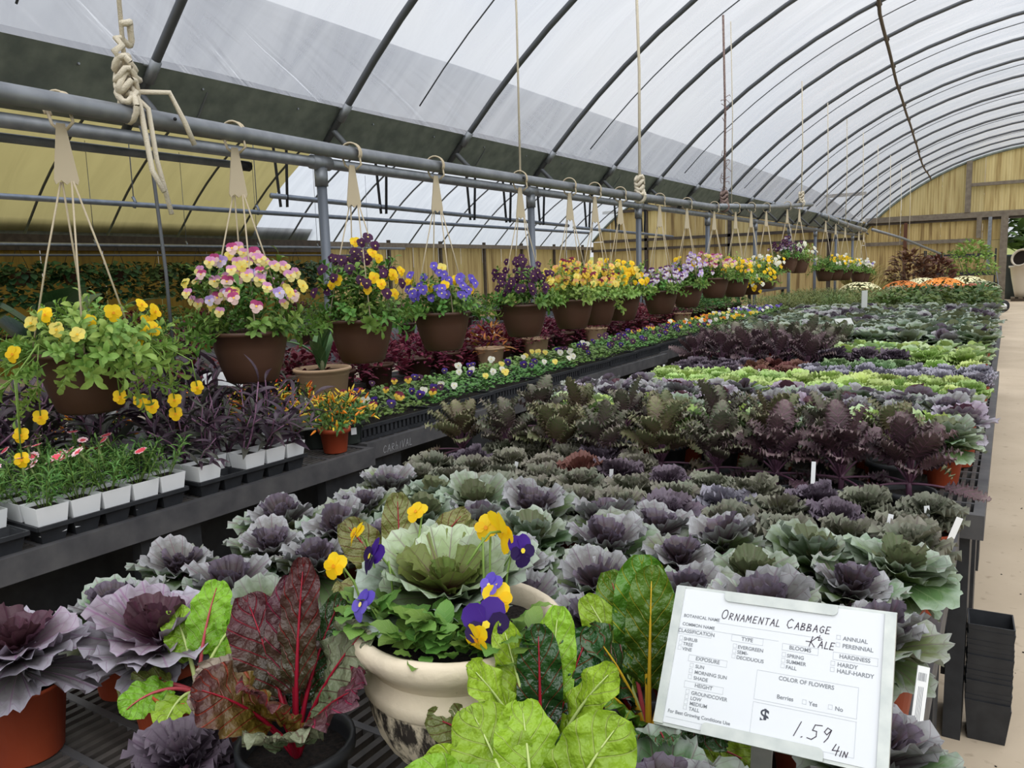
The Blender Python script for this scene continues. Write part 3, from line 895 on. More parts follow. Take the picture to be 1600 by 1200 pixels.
def cabbage(label, x, y, z, cw, seed, size=1.0, detail=True, group=None, pot=POT4, lift=.04, name='ornamental_cabbage', tilt=None):
    g = random.Random(seed)
    o = thing(name, label, 'cabbage', (x, y, z), g.uniform(0, 6.3), group)
    o['seed'] = seed
    link('pot', pot[0], o); link('soil', pot[1], o)
    ps = {id(POT4): .089, id(POT5): .11, id(POTB): .098}[id(pot)]
    link('stem', stemm, o, (0, 0, ps), (0, 0, 0), (1, 1, (lift + .02) / .045))
    tx, ty = g.uniform(-.1, .1), g.uniform(-.1, .1)
    base = Mt((0, 0, ps + lift), (tx, ty, 0))
    if detail:
        for r, k, M in cabbage_layout(seed, size): linkM('leaf', leaf_mesh('fine', r, k, cw), o, base @ M)
    else:
        linkM('rosette', cabbage_joined(cw, seed % 4), o, base @ Mt((0, 0, 0), (0, 0, 0), size))
    return o

# curly kale ------------------------------------------------------------------
KM = {
    'dark': leafmat('curly_kale_dark', (86, 74, 68), (102, 108, 84), (122, 84, 108), 'pin', n=6, vein=.6, mid=.5, edge=(140, 136, 120), hue=.04),
    'bronze': leafmat('curly_kale_bronze', (92, 82, 60), (108, 114, 78), (126, 86, 100), 'pin', n=6, vein=.6, mid=.5, edge=(144, 142, 108), hue=.03),
    'violet': leafmat('curly_kale_violet', (72, 54, 60), (90, 74, 74), (126, 80, 108), 'pin', n=6, vein=.6, mid=.5, edge=(132, 114, 114)),
    'mix': leafmat('small_kale_mixed', (60, 38, 52), (86, 92, 68), (100, 64, 90), n=5, vein=.4, mid=.35, edge=(134, 134, 118), hue=.05),
    'plum': leafmat('small_kale_plum', (62, 40, 58), (84, 72, 84), (104, 66, 98), n=5, vein=.4, mid=.35, edge=(112, 100, 112), hue=.03),
    'lime': leafmat('small_kale_lime', (168, 188, 76), (168, 196, 104), (190, 208, 128), n=5, vein=.3, mid=.4, edge=(192, 212, 140)),
    'grey': leafmat('small_kale_grey', (84, 66, 84), (132, 130, 142), (120, 84, 118), n=7, vein=.5, mid=.45, edge=(170, 168, 180)),
    'red': leafmat('small_kale_red', (86, 40, 40), (110, 66, 58), (132, 82, 84), n=5, vein=.4, mid=.4, edge=(128, 88, 78)),
    'green': leafmat('small_kale_green', (84, 112, 72), (108, 138, 92), (150, 170, 130), n=5, vein=.4, mid=.4, edge=(140, 164, 122)),
}
def oblong(u): return max(.10, (1 - abs(2 * (.02 + .96 * u) ** .85 - 1) ** 2.4) ** .7)
TK = [grid_leaf(.155 + .012 * k, .112, .9, -.1 + .2 * k, oblong, .2, .10, 6 + k, .012, 200 + k, 56, 12, rpow=5, jit=.10) for k in range(5)]
SK = [[fan_leaf(L, L * .95, p0, p1, .15, .085, 13 + k, .07, 230 + 7 * r + k, 5, 40, cy=.58, fall=3.5, frill=.04) for k in range(3)]
      for r, (L, p0, p1) in enumerate([(.085, .35, -.1), (.085, .7, .3), (.07, 1.0, .7), (.045, 1.25, 1.2)])]
SK += [[]]
def kale_small_mesh(cm, var):
    key = ('kale', cm, var)
    if key not in JOIN:
        mb = MB(); g = random.Random(300 + var)
        for r, n in enumerate((8, 8, 7, 6)):
            a0 = g.uniform(0, 6)
            for i in range(n):
                mb.put(SK[r][g.randrange(3)], Mt((0, 0, .008 * r), (g.uniform(-.2, .2), g.uniform(-.1, .1), a0 + 2 * PI * i / n + g.uniform(-.2, .2)), g.uniform(.85, 1.15)))
        JOIN[key] = mb.mesh('rosette', KM[cm])
    return JOIN[key]
def kale_small(label, x, y, z, cm, seed, size=1.0, group=None, pot=POT4, lift=.03, detail=False):
    g = random.Random(seed)
    o = thing('ornamental_kale', label, 'kale', (x, y, z), g.uniform(0, 6.3), group)
    link('pot', pot[0], o); link('soil', pot[1], o)
    ps = .089 if pot is POT4 else (.11 if pot is POT5 else .098)
    link('stem', stemm, o, (0, 0, ps), (0, 0, 0), (1, 1, (lift + .02) / .045))
    base = Mt((0, 0, ps + lift), (g.uniform(-.1, .1), g.uniform(-.1, .1), 0), size)
    if detail:
        for r, n in enumerate((7, 7, 6, 5)):
            a0 = g.uniform(0, 6)
            for i in range(n):
                k = g.randrange(3)
                linkM('leaf', cached(('leaf', 'sk', r, k, cm), SK[r][k], KM[cm]), o, base @ Mt((0, 0, .008 * r), (g.uniform(-.2, .2), g.uniform(-.1, .1), a0 + 2 * PI * i / n), g.uniform(.85, 1.15)))
    else:
        linkM('rosette', kale_small_mesh(cm, seed % 4), o, base)
    return o
def stalk_geo(L, p0, p1, ra, rb, n=7):
    ys = np.linspace(0, L, n)
    c = bend(np.zeros(n), ys, np.zeros(n), L, p0, p1)
    return c, np.linspace(ra, rb, n)
def kale_tall(label, x, y, z, cm, seed, H=.25, group=None, pot=POTB, n=15, nlow=3):
    g = random.Random(seed)
    o = thing('curly_kale', label, 'kale', (x, y, z), g.uniform(0, 6.3), group)
    link('pot', pot[0], o); link('soil', pot[1], o)
    ps = .098
    link('stem', stemm, o, (0, 0, ps), (0, 0, 0), (1, 1, 1.3))
    for i in range(n):
        a = i * 2.4 + g.uniform(-.3, .3)
        f = i / (n - 1)
        p0 = .55 + .85 * f if i >= nlow else -.05
        sl = (.07 + .09 * f) * H / .25 if i >= nlow else .09
        c, _ = stalk_geo(sl, p0 + .15, p0, 1, 1)
        key = ('stalk', cm, round(sl, 2), round(p0, 1))
        sp0 = round(p0, 1); ssl = round(sl, 2)
        c, rr = stalk_geo(ssl, sp0 + .2, sp0, .0045, .003)
        if key not in MESHC: MESHC[key] = MB().tube(c, rr, 5).mesh('stalk', M_PSTEM)
        S = linkM('stalk', MESHC[key], o, Mt((0, 0, ps + .035), (0, 0, a)))
        k = g.randrange(5)
        linkM('leaf', cached(('leaf', 'tk', k, cm), TK[k], KM[cm]), S, Mt(tuple(c[-1]), (sp0 - .95 + g.uniform(-.15, .15), g.uniform(-.35, .35), 0), g.uniform(.7, 1.05) * H / .25))
    return o

# ---- near purple cabbages: rows across the bench
def blocked(x, y):
    if math.hypot(x + .66, y - .90) < .25: return True          # urn
    if -1.02 < x < -.70 and y < .90: return True                   # red chard
    if -.62 < x < -.30 and y < 1.0: return True                    # green chard group
    if y < .98 and x > -.34: return True                           # price sign stake and front pots
    if y < .75 and x > -1.12: return True
    if y < 1.06 and x < -.98: return True
    if math.hypot(x + .98, y - 1.12) < .11 or math.hypot(x + .86, y - 1.10) < .09: return True
    return False
rowy = [.62, .80, .98, 1.16, 1.34, 1.52, 1.69]
rows = []
for j, y in enumerate(rowy):
    xs = [-.155 - .172 * i for i in range(9)]
    if j % 2: xs = [x - .07 for x in xs if x - .07 > -1.58]
    row = []
    for x in xs:
        xx, yy = x + rng.uniform(-.02, .02), y + rng.uniform(-.02, .02) + .04 * (x + .8) * 0
        if not blocked(xx, yy): row.append((xx, yy))
    rows.append(row)
back = [r for r in rows if r]
for j, row in enumerate(back):
    for i, (x, y) in enumerate(row):
        cw = 'purple' if rng.random() < .68 else ('mauve' if rng.random() < .35 else 'green')
        cabbage('%s cabbage from the path, %s cabbage row before the small curly kale' % (nth(i), nth(len(back) - 1 - j)), x, y, ZR1, cw, 500 + j * 20 + i, rng.uniform(.92, 1.12), True, 'purple cabbages on the near bench')
# the individually recognisable front ones
FC = [(-1.375, .60, 'mauve', 1.15, 'mauve cabbage in a large red pot at the bench corner by the aisle', POT5),
      (-1.235, .765, 'mauve', 1.2, 'wide mauve cabbage in a red pot between corner pot and green chard', POT4),
      (-1.42, .80, 'purple', 1.0, 'purple cabbage behind the corner mauve cabbage in the big pot', POT4),
      (-1.10, .90, 'green', 1.0, 'grey green cabbage beside the bright chard in the red pot', POT4),
      (-1.30, .97, 'purple', 1.0, 'purple cabbage between the two mauve front cabbages, a row back', POT4),
      (-1.50, 1.0, 'purple', .95, 'purple cabbage on the aisle edge of the bench near its corner', POT4),
      (-.31, .79, 'purple', .95, 'blue purple cabbage below the green chard at the picture bottom', POT4),
      (-.16, .78, 'green', .95, 'broad leaved cabbage under the price sign', POT4),
      (-.115, 1.00, 'purple', 1.05, 'cabbage spilling over the path beside the price sign', POT4)]
for i, (x, y, cw, s, lab, p) in enumerate(FC):
    cabbage(lab, x, y, ZR1, cw, 900 + i, s, True, 'purple cabbages on the near bench', p)

# ---- small curly kale
for j, y in enumerate([1.87, 2.02, 2.17, 2.32]):
    n = 11 if j < 3 else 5
    for i in range(n):
        x = -.15 - .14 * i - .05 * (j % 2)
        if j == 3: x = -1.0 - .13 * i
        if x < -1.6: continue
        cm = rng.choice(['mix', 'mix', 'plum', 'mix'])
        if j == 2 and i == 7: cm = 'red'
        if j == 1 and i == 3: cm = 'grey'
        kale_small('small curly kale, %s from the path, %s row behind the purple cabbages' % (nth(i), nth(j)), x + rng.uniform(-.015, .015), y + rng.uniform(-.015, .015), ZR1, cm, 1100 + j * 20 + i, rng.uniform(.9, 1.1), 'small curly kale', detail=j < 2)
# ---- tall curly kale row
for i in range(9):
    x = -.22 - .185 * i
    kale_tall('tall curly kale with purple stalks, %s from the path in the front kale row' % nth(i), x, 2.50 - .02 * i + rng.uniform(-.02, .02), ZR1, 'violet' if i < 3 else ('dark' if i % 2 else 'bronze'), 1300 + i, rng.uniform(.165, .19), 'tall curly kale', n=21)
for i in range(8):
    x = -.30 - .185 * i
    kale_tall('tall curly kale, %s from the path in the row behind the front kale' % nth(i), x, 2.72 + rng.uniform(-.02, .02), ZR2, 'dark' if i % 2 else 'bronze', 1330 + i, rng.uniform(.15, .175), 'tall curly kale', n=15)
# ---- pale green cabbages, then grey purple ones
for j, y in enumerate([2.92, 3.08]):
    for i in range(9):
        x = -.15 - .18 * i - .06 * j
        cabbage('pale green cabbage, %s from the path, %s row behind the tall kale' % (nth(i), nth(j)), x + rng.uniform(-.02, .02), y + rng.uniform(-.02, .02), ZR2, 'lime' if (i + j) % 3 else 'green', 1400 + 20 * j + i, rng.uniform(.95, 1.12), True, 'pale green cabbages')
for j, y in enumerate([3.27, 3.45, 3.63]):
    for i in range(10):
        x = -.14 - .175 * i - .06 * (j % 2)
        if x < -1.78: continue
        cabbage('grey mauve cabbage, %s from the path, %s row before the lime kale' % (nth(i), nth(2 - j)), x + rng.uniform(-.02, .02), y + rng.uniform(-.02, .02), ZR2, 'purple' if (i + j) % 3 else 'mauve', 1500 + 20 * j + i, rng.uniform(.95, 1.12), j < 2, 'grey mauve cabbages')
# ---- lime kale
for j, y in enumerate([3.82, 3.97, 4.12, 4.27]):
    for i in range(11):
        x = -.14 - .145 * i - .05 * (j % 2)
        if j > 2 and i < 3: cm, nm = 'grey', 'lime'
        kale_small('lime green curly kale, %s from the path, %s row of lime kale' % (nth(i), nth(j)), x + rng.uniform(-.015, .015), y + rng.uniform(-.015, .015), ZR2, 'lime', 1600 + 20 * j + i, rng.uniform(.95, 1.15), 'lime kale')
# ---- behind: grey kale by the path, plum kale by the aisle
for j, y in enumerate([4.44, 4.60, 4.76]):
    for i in range(11):
        x = -.12 - .15 * i - .05 * (j % 2)
        if i < 6: cm, d = 'grey', 'silvery purple kale'
        elif i < 8: cm, d = 'red', 'dark red kale'
        else: cm, d = 'plum', 'plum coloured kale'
        if j == 2 and 2 < i < 6: cm, d = 'green', 'green kale'
        kale_small('%s behind the lime kale, %s from the path, %s row' % (d, nth(i), nth(j)), x + rng.uniform(-.015, .015), y + rng.uniform(-.015, .015), ZR2, cm, 1700 + 20 * j + i, rng.uniform(.92, 1.1), 'kale rows behind the lime kale')
for j, y in enumerate([4.95, 5.12, 5.3, 5.5, 5.72, 5.92]):
    for i in range(5):
        x = -.16 - .17 * i - .05 * (j % 2)
        if j == 0: kale_small('green and lime kale patch, %s from the path in its front row' % nth(i), x, y, ZR2, 'lime' if i < 2 else 'green', 1800 + i, 1.0, 'kale patch before the blue green cabbages')
        elif j == 1: kale_small('spiky violet kale behind the lime patch, %s from the path' % nth(i), x, y, ZR2, 'lime' if i < 2 else 'plum', 1810 + i, 1.2, 'kale patch before the blue green cabbages', lift=.06)
        elif j < 5: cabbage('pale lime cabbage before the blue green cabbages, %s from the path, %s row' % (nth(i), nth(j - 2)), x, y, ZR2, 'lime', 1820 + 10 * j + i, 1.05, False, 'pale cabbages before the blue green ones')
for j, y in enumerate([4.98, 5.25, 5.55, 5.85]):
    for i in range(5):
        kale_tall('tall dark violet kale by the aisle, %s from the aisle, %s row' % (nth(4 - i), nth(j)), -1.02 - .175 * i, y, ZR2, 'violet' if j < 2 else 'dark', 1900 + 10 * j + i, .18, 'tall violet kale by the aisle', n=11, nlow=0)
# ---- blue green cabbages
k = 0
for j, y in enumerate(np.arange(6.28, 10.1, .235)):
    for i in range(9):
        x = -.17 - .225 * i - .08 * (j % 2)
        if x < -2.12: continue
        cabbage('blue green cabbage, %s from the path, %s row behind the pale kale' % (nth(i), nth(j)), x + rng.uniform(-.03, .03), y + rng.uniform(-.03, .03), ZR2, 'green' if rng.random() < .8 else 'purple', 2000 + j * 12 + i, rng.uniform(1.2, 1.4), False, 'blue green cabbages', lift=.05)

# ================================================================== FLOWERS (violas and pansies)
def petal(ang, L, w, z, cup=.25, n=6):
    """rounded petal lying in XY, growing from the centre towards angle ang (0 = +Y)"""
    v = [(0, 0, 0)]
    for i in range(n + 1):
        t = -1 + 2 * i / n
        x = w / 2 * math.sin(t * PI * .62) * 1.06
        y = L * (.52 + .48 * math.cos(t * PI * .62))
        v.append((x, y, cup * (y * y) + .08 * abs(x)))
    v = np.array(v)
    c, s = math.cos(ang), math.sin(ang)
    v = np.stack([v[:, 0] * c - v[:, 1] * s, v[:, 0] * s + v[:, 1] * c, v[:, 2] + z], -1)
    return v, [(0, i + 2, i + 1) for i in range(n)]
FM = {
    'yellow': ((250, 214, 30), (252, 206, 20), (230, 150, 10)),
    'cream': ((238, 222, 120), (246, 226, 110), (236, 186, 40)),
    'purple': ((74, 22, 70), (66, 18, 66), (220, 200, 120)),
    'deep': ((66, 26, 140), (40, 12, 80), (238, 214, 60)),
    'blue': ((98, 78, 190), (118, 100, 208), (240, 220, 120)),
    'pink': ((214, 150, 196), (240, 226, 150), (240, 190, 40)),
    'rose': ((176, 60, 120), (238, 206, 200), (240, 190, 60)),
    'white': ((238, 236, 222), (242, 240, 226), (228, 206, 90)),
    'burgundy': ((126, 22, 56), (244, 204, 70), (60, 14, 26)),
    'peach': ((240, 180, 120), (244, 212, 90), (220, 130, 40)),
    'lilac': ((178, 150, 214), (226, 214, 240), (236, 200, 70)),
    'plumwhite': ((86, 30, 96), (226, 214, 232), (236, 200, 70)),
    'orange': ((240, 150, 30), (238, 130, 24), (120, 50, 10)),
}
FMESH = {}
def flower_mesh(cw, k=0):
    if (cw, k) in FMESH: return FMESH[(cw, k)]
    ms = [mat('petal_%s_%d' % (cw, i), c, .55, transl=.25 if i < 2 else 0, rnd=.12) for i, c in enumerate(FM[cw])] + [M_STEM]
    mb = MB(); g = random.Random(k)
    j = lambda: g.uniform(-.12, .12)
    for a in (.62, -.62): mb.add(*petal(a + j(), .0225, .0215, -.0018, -6 + g.uniform(-4, 4)), mi=0)
    for a in (1.78, -1.78): mb.add(*petal(a + j(), .0195, .0165, .0, 6 + g.uniform(-6, 6)), mi=1)
    mb.add(*petal(PI + j(), .0215, .0225, .0012, -10 + g.uniform(-6, 6)), mi=1)
    mb.disc(.0035, .0028, 6, mi=2)
    mb.tube([(0, 0, -.001), (0, .002, -.012), (0, -.006, -.024), (0, -.02, -.04)], .0012, 4, mi=3)
    FMESH[(cw, k)] = mb.mesh('flower', ms)
    return FMESH[(cw, k)]

# ================================================================== SWISS CHARD
CH = {
    'red': leafmat('chard_dark_red', (70, 62, 44), (82, 44, 50), (150, 26, 48), 'pin', 7, .75, .32, .15, .5, .14, vw=.10, puck=(.8, .013), spec=.5),
    'redgreen': leafmat('chard_dull_green', (96, 108, 78), (124, 128, 102), (92, 40, 50), 'pin', 7, .6, .4, .12, .5, .12, vw=.08, puck=(.8, .013), spec=.45),
    'bronze': leafmat('chard_bronze', (120, 96, 40), (92, 52, 56), (160, 24, 44), 'pin', 7, .8, .35, .22, .55, .12, vw=.10, puck=(.8, .013), spec=.45),
    'grey': leafmat('chard_faded', (120, 108, 92), (150, 138, 122), (104, 66, 64), 'pin', 9, .5, .5, .1, .5, .1, vw=.08, puck=(.8, .013)),
    'lime': leafmat('chard_lime', (118, 156, 34), (150, 192, 54), (206, 222, 136), 'pin', 7, .6, .35, .25, .5, .12, vw=.08, puck=(.8, .013), spec=.45),
    'green': leafmat('chard_green', (56, 92, 28), (86, 132, 40), (196, 190, 60), 'pin', 7, .65, .3, .2, .5, .12, vw=.08, puck=(.8, .013), spec=.55),
    'dark': leafmat('chard_glossy_dark', (26, 54, 28), (44, 78, 36), (150, 40, 48), 'pin', 7, .55, .25, .12, .5, .12, vw=.08, puck=(.8, .013), spec=.6),
    'amber': leafmat('chard_amber', (196, 140, 40), (190, 176, 60), (176, 28, 40), 'pin', 7, .8, .35, .3, .6, .05, vw=.09, puck=(.8, .013), spec=.45),
    'olive': leafmat('chard_olive', (108, 112, 50), (120, 124, 70), (130, 60, 60), 'pin', 7, .6, .35, .15, .5, .12, vw=.08, puck=(.8, .013), spec=.45),
}
M_YST = mat('yellow_stalk', (216, 176, 50), .4)
M_LST = mat('pale_green_stalk', (188, 204, 130), .4)
M_PST = mat('pink_stalk', (176, 70, 80), .4)
def chard_prof(u): return max(.10, (1 - abs(2 * (.03 + .95 * u) ** .95 - 1) ** 2.6) ** .55)
CHC = {}
def chard_leaf(o, az, p0, p1, L, Wd, cm, sm, seed, tilt=0.0, z=0, roll=0.0):
    ca, sa = math.cos(az), math.sin(az)
    tw = round(-1.0 * (ca * .53 - sa * .85) / .3) * .3      # blades turn towards the light of the open path
    key = (cm, sm.name, seed % 5, round(p0, 1), round(p1, 1), round(L, 2), round(Wd, 2), tw)
    if key not in CHC:
        a, b, l, w = round(p0, 1), round(p1, 1), round(L, 2), round(Wd, 2)
        pet = .36
        geo = grid_leaf(l, w, a, b, chard_prof, .12, .10, 3.5, .045, seed, 30, 14, 0, tw, pet)
        n = 12
        ys = np.linspace(0, l * .93, n)
        c = bend(np.zeros(n), ys, np.full(n, .0015), l, a, b)
        rr = np.concatenate([np.linspace(.0052, .0034, 5), np.linspace(.0030, .0006, n - 5)])
        CHC[key] = (MB().add(*geo[:2], geo[2]).mesh('leaf', CH[cm]), MB().tube(c, rr, 6).mesh('stalk', sm))
    lm, st = CHC[key]
    leaf = linkM('leaf', lm, o, Mt((0, 0, z), (tilt, roll, az)))
    link('stalk', st, leaf)
    return leaf
def chard(label, x, y, z, pot, soil_z, leaves, rz=0):
    o = thing('swiss_chard', label, 'chard', (x, y, z), rz)
    link('pot', pot[0], o); link('soil', pot[1], o)
    for i, (az, p0, p1, L, Wd, cm, sm) in enumerate(leaves):
        chard_leaf(o, math.radians(az), p0, p1, L, Wd, cm, sm, i * 7 + 1, z=soil_z - .008)
    return o
POTC = pot_meshes('black6', .078, .060, .135, M_BLACK, soil=.8)
# azimuth 0 = away along the greenhouse (+Y), 90 = towards the aisle (-X), -90 = towards the path
chard('dark red chard with crimson stalks in a black pot before the urn', -.83, .705, ZR1, POTC, .108, [
    (75, 1.25, .75, .25, .09, 'red', M_RED), (150, 1.2, .5, .20, .10, 'bronze', M_RED), (40, 1.45, 1.1, .26, .08, 'red', M_RED),
    (-10, 1.4, .9, .24, .06, 'dark', M_RED), (-60, 1.3, .8, .23, .10, 'redgreen', M_RED), (-100, 1.1, .5, .23, .095, 'red', M_RED),
    (-140, 1.0, .4, .19, .095, 'redgreen', M_RED), (105, .9, .3, .20, .10, 'grey', M_RED), (-170, 1.4, .7, .18, .085, 'bronze', M_RED),
    (10, 1.5, 1.3, .29, .055, 'red', M_RED), (60, 1.0, .2, .16, .05, 'dark', M_RED)])
chard('bright lime chard in a red pot beside the dark red chard', -1.105, .745, ZR1, POT5, .11, [
    (70, 1.2, .3, .17, .06, 'lime', M_LST), (20, 1.35, .8, .19, .065, 'lime', M_PST), (-30, 1.3, .6, .17, .06, 'lime', M_LST), (-80, 1.1, .3, .15, .06, 'lime', M_LST),
    (120, .7, -.8, .15, .055, 'olive', M_PST), (160, .9, -.7, .13, .06, 'lime', M_PST), (-150, .8, -.5, .13, .055, 'lime', M_LST)])
chard('tall green chard with yellow ribs between the urn and price sign', -.40, .96, ZR1, POTC, .108, [
    (10, 1.5, 1.35, .27, .075, 'green', M_YST), (-50, 1.4, 1.0, .25, .08, 'green', M_YST), (60, 1.45, 1.0, .26, .07, 'green', M_PST), (120, 1.3, .7, .22, .06, 'dark', M_RED),
    (170, 1.25, .6, .20, .07, 'green', M_YST), (-120, 1.1, .1, .2, .065, 'dark', M_PST), (-90, .8, -.4, .16, .06, 'lime', M_PST), (90, 1.35, .9, .24, .06, 'lime', M_LST), (-20, 1.2, .5, .22, .06, 'green', M_YST), (30, 1.5, 1.2, .28, .085, 'green', M_YST), (-80, 1.35, .9, .26, .085, 'green', M_YST), (145, 1.4, .9, .23, .08, 'dark', M_YST), (-150, 1.15, .2, .2, .075, 'dark', M_RED)])
chard('mixed chard with a ruby ribbed leaf beside the urn', -.48, .80, ZR1, POTC, .108, [
    (80, 1.45, 1.2, .24, .05, 'lime', M_LST), (30, 1.5, 1.3, .23, .06, 'dark', M_RED), (-20, 1.4, .9, .23, .065, 'dark', M_RED), (-70, 1.35, .8, .22, .055, 'lime', M_LST),
    (-130, 1.0, .0, .19, .065, 'lime', M_LST), (170, 1.1, .1, .2, .07, 'amber', M_RED), (110, 1.0, .2, .19, .06, 'olive', M_RED), (-170, .8, -.5, .17, .065, 'lime', M_LST), (60, 1.2, .5, .18, .05, 'red', M_RED), (140, 1.4, .9, .23, .06, 'lime', M_LST), (-100, 1.25, .4, .21, .07, 'lime', M_LST), (-150, 1.2, .3, .19, .07, 'lime', M_LST), (5, 1.45, 1.2, .25, .06, 'lime', M_LST)])
chard('pale green crinkled chard in front of the stone urn', -.40, .655, ZR1, POTC, .108, [
    (95, 1.15, .3, .20, .09, 'lime', M_LST), (40, 1.35, .7, .21, .08, 'lime', M_LST), (140, .9, -.2, .19, .075, 'lime', M_PST), (-10, 1.3, .6, .2, .075, 'dark', M_LST),
    (-60, 1.2, .3, .2, .075, 'lime', M_LST), (-110, .95, -.1, .2, .075, 'green', M_YST), (-160, .9, -.3, .18, .07, 'lime', M_LST), (180, 1.1, .2, .17, .07, 'lime', M_LST), (70, 1.3, .6, .22, .09, 'lime', M_LST), (-35, 1.35, .7, .22, .085, 'lime', M_LST), (115, 1.2, .3, .21, .085, 'lime', M_LST), (-85, 1.2, .4, .21, .08, 'lime', M_YST)])
chard('bronze green chard among the cabbages behind the urn', -.98, 1.12, ZR1, POTC, .108, [
    (100, 1.3, .7, .24, .08, 'olive', M_RED), (40, 1.45, 1.1, .26, .065, 'olive', M_RED), (-30, 1.3, .6, .26, .07, 'olive', M_RED), (-80, 1.15, .4, .22, .06, 'dark', M_RED),
    (170, 1.1, .2, .2, .07, 'olive', M_RED), (-150, 1.0, .2, .18, .06, 'dark', M_RED), (70, 1.0, .2, .18, .05, 'green', M_RED)])
chard('slim bronze chard between the urn and the cabbage rows', -.86, 1.10, ZR1, POT4, .089, [
    (-10, 1.45, 1.0, .25, .06, 'olive', M_RED), (-60, 1.2, .5, .24, .06, 'green', M_RED), (60, 1.4, .9, .23, .06, 'olive', M_RED), (150, 1.1, .3, .17, .05, 'red', M_RED)])
kale_small('small purple frilled kale beside the black chard pot', -.935, .60, ZR1, 'plum', 3001, .9, None, POT4, .015, True)

# ================================================================== STONE URN
def urnmat():
    m = mat('weathered_urn', (226, 212, 188), .7, bump=(40, .3))
    t = m.node_tree; N, L = t.nodes, t.links
    b = N['Principled BSDF']
    tcn = N.new('ShaderNodeTexCoord')
    mp = N.new('ShaderNodeMapping'); mp.inputs['Scale'].default_value = (1, 1, .35)
    n = N.new('ShaderNodeTexNoise'); n.inputs['Scale'].default_value = 34; n.inputs['Detail'].default_value = 8; n.inputs['Roughness'].default_value = .7
    L.new(tcn.outputs['Object'], mp.inputs[0]); L.new(mp.outputs[0], n.inputs['Vector'])
    n2 = N.new('ShaderNodeTexNoise'); n2.inputs['Scale'].default_value = 9; n2.inputs['Detail'].default_value = 3
    L.new(tcn.outputs['Object'], n2.inputs['Vector'])
    sx = N.new('ShaderNodeSeparateXYZ'); L.new(tcn.outputs['Object'], sx.inputs[0])
    zr = N.new('ShaderNodeMapRange'); zr.inputs['From Min'].default_value = .195; zr.inputs['From Max'].default_value = .18; zr.inputs['To Min'].default_value = -.16; zr.inputs['To Max'].default_value = .10
    L.new(sx.outputs[2], zr.inputs['Value'])
    ad = N.new('ShaderNodeMath'); ad.operation = 'ADD'; L.new(n.outputs['Fac'], ad.inputs[0]); L.new(zr.outputs[0], ad.inputs[1])
    a2 = N.new('ShaderNodeMath'); a2.operation = 'MULTIPLY_ADD'; L.new(n2.outputs['Fac'], a2.inputs[0]); a2.inputs[1].default_value = .5; L.new(ad.outputs[0], a2.inputs[2])
    r = N.new('ShaderNodeValToRGB')
    r.color_ramp.elements[0].position = .80; r.color_ramp.elements[0].color = (*s2l((222, 208, 184)), 1)
    r.color_ramp.elements[1].position = .90; r.color_ramp.elements[1].color = (*s2l((52, 46, 42)), 1)
    L.new(a2.outputs[0], r.inputs['Fac']); L.new(r.outputs[0], b.inputs['Base Color'])
    return m
def flute(r, z, t):
    if .05 < z < .186:
        s = math.sin(PI * (z - .05) / .136) ** .4
        return r * (1 + .035 * s * (abs(math.cos(11 * t + z * 6)) - .5))
    return r
UX, UY = -.67, .885
urn = thing('stone_urn', 'cream fluted stone urn with flaking dark paint on the bench', 'urn', (UX, UY, ZR1))
link('bowl', MB().lathe([(.001, .056), (.04, .05), (.062, .056), (.086, .075), (.108, .10), (.124, .13), (.133, .16), (.136, .186)], 132, rib=flute).mesh('bowl', urnmat()), urn)
link('foot', MB().lathe([(.001, 0), (.088, 0), (.09, .014), (.066, .026), (.05, .04), (.052, .056)], 48).mesh('foot', MATS['weathered_urn']), urn)
link('neck_band', MB().lathe([(.136, .184), (.141, .19), (.141, .207), (.134, .212), (.13, .226)], 48).mesh('neck_band', MATS['weathered_urn']), urn)
link('rim', MB().lathe([(.13, .224), (.137, .236), (.152, .25), (.158, .264), (.156, .276), (.148, .282), (.138, .278), (.128, .262), (.124, .24)], 48).mesh('rim', MATS['weathered_urn']), urn)
link('soil', MB().disc(.127, .255, 20, bump=.004).mesh('soil', M_SOIL), urn)
big = thing('ornamental_cabbage', 'large pale green cabbage with frilled leaves growing in the urn', 'cabbage', (UX - .045, UY + .035, ZR1 + .268))
CAB['big'] = []
for r, (L, w, p0, p1, cup, ruf) in enumerate([(.14, .15, .05, -.45, .1, .035), (.15, .17, .42, .28, .25, .034), (.132, .15, .62, .52, .35, .036), (.092, .11, .82, .78, .45, .042), (.05, .055, 1.05, 1.2, .6, .05)]):
    CAB['big'].append([fan_leaf(L * (1 + .05 * k), w, p0, p1, cup, ruf, 10 + k, .04, 700 + 31 * r + k, 7, 44, fall=3.5) for k in range(3)])
for r, k, M in cabbage_layout(4242, .95, (5, 6, 6, 6, 5)):
    linkM('leaf', leaf_mesh('big', r, k, 'big'), big, Mt((0, 0, 0), (.14, .08, 0)) @ M)
link('stem', stemm, big, (0, 0, -.01), (0, 0, 0), (1.6, 1.6, 1))

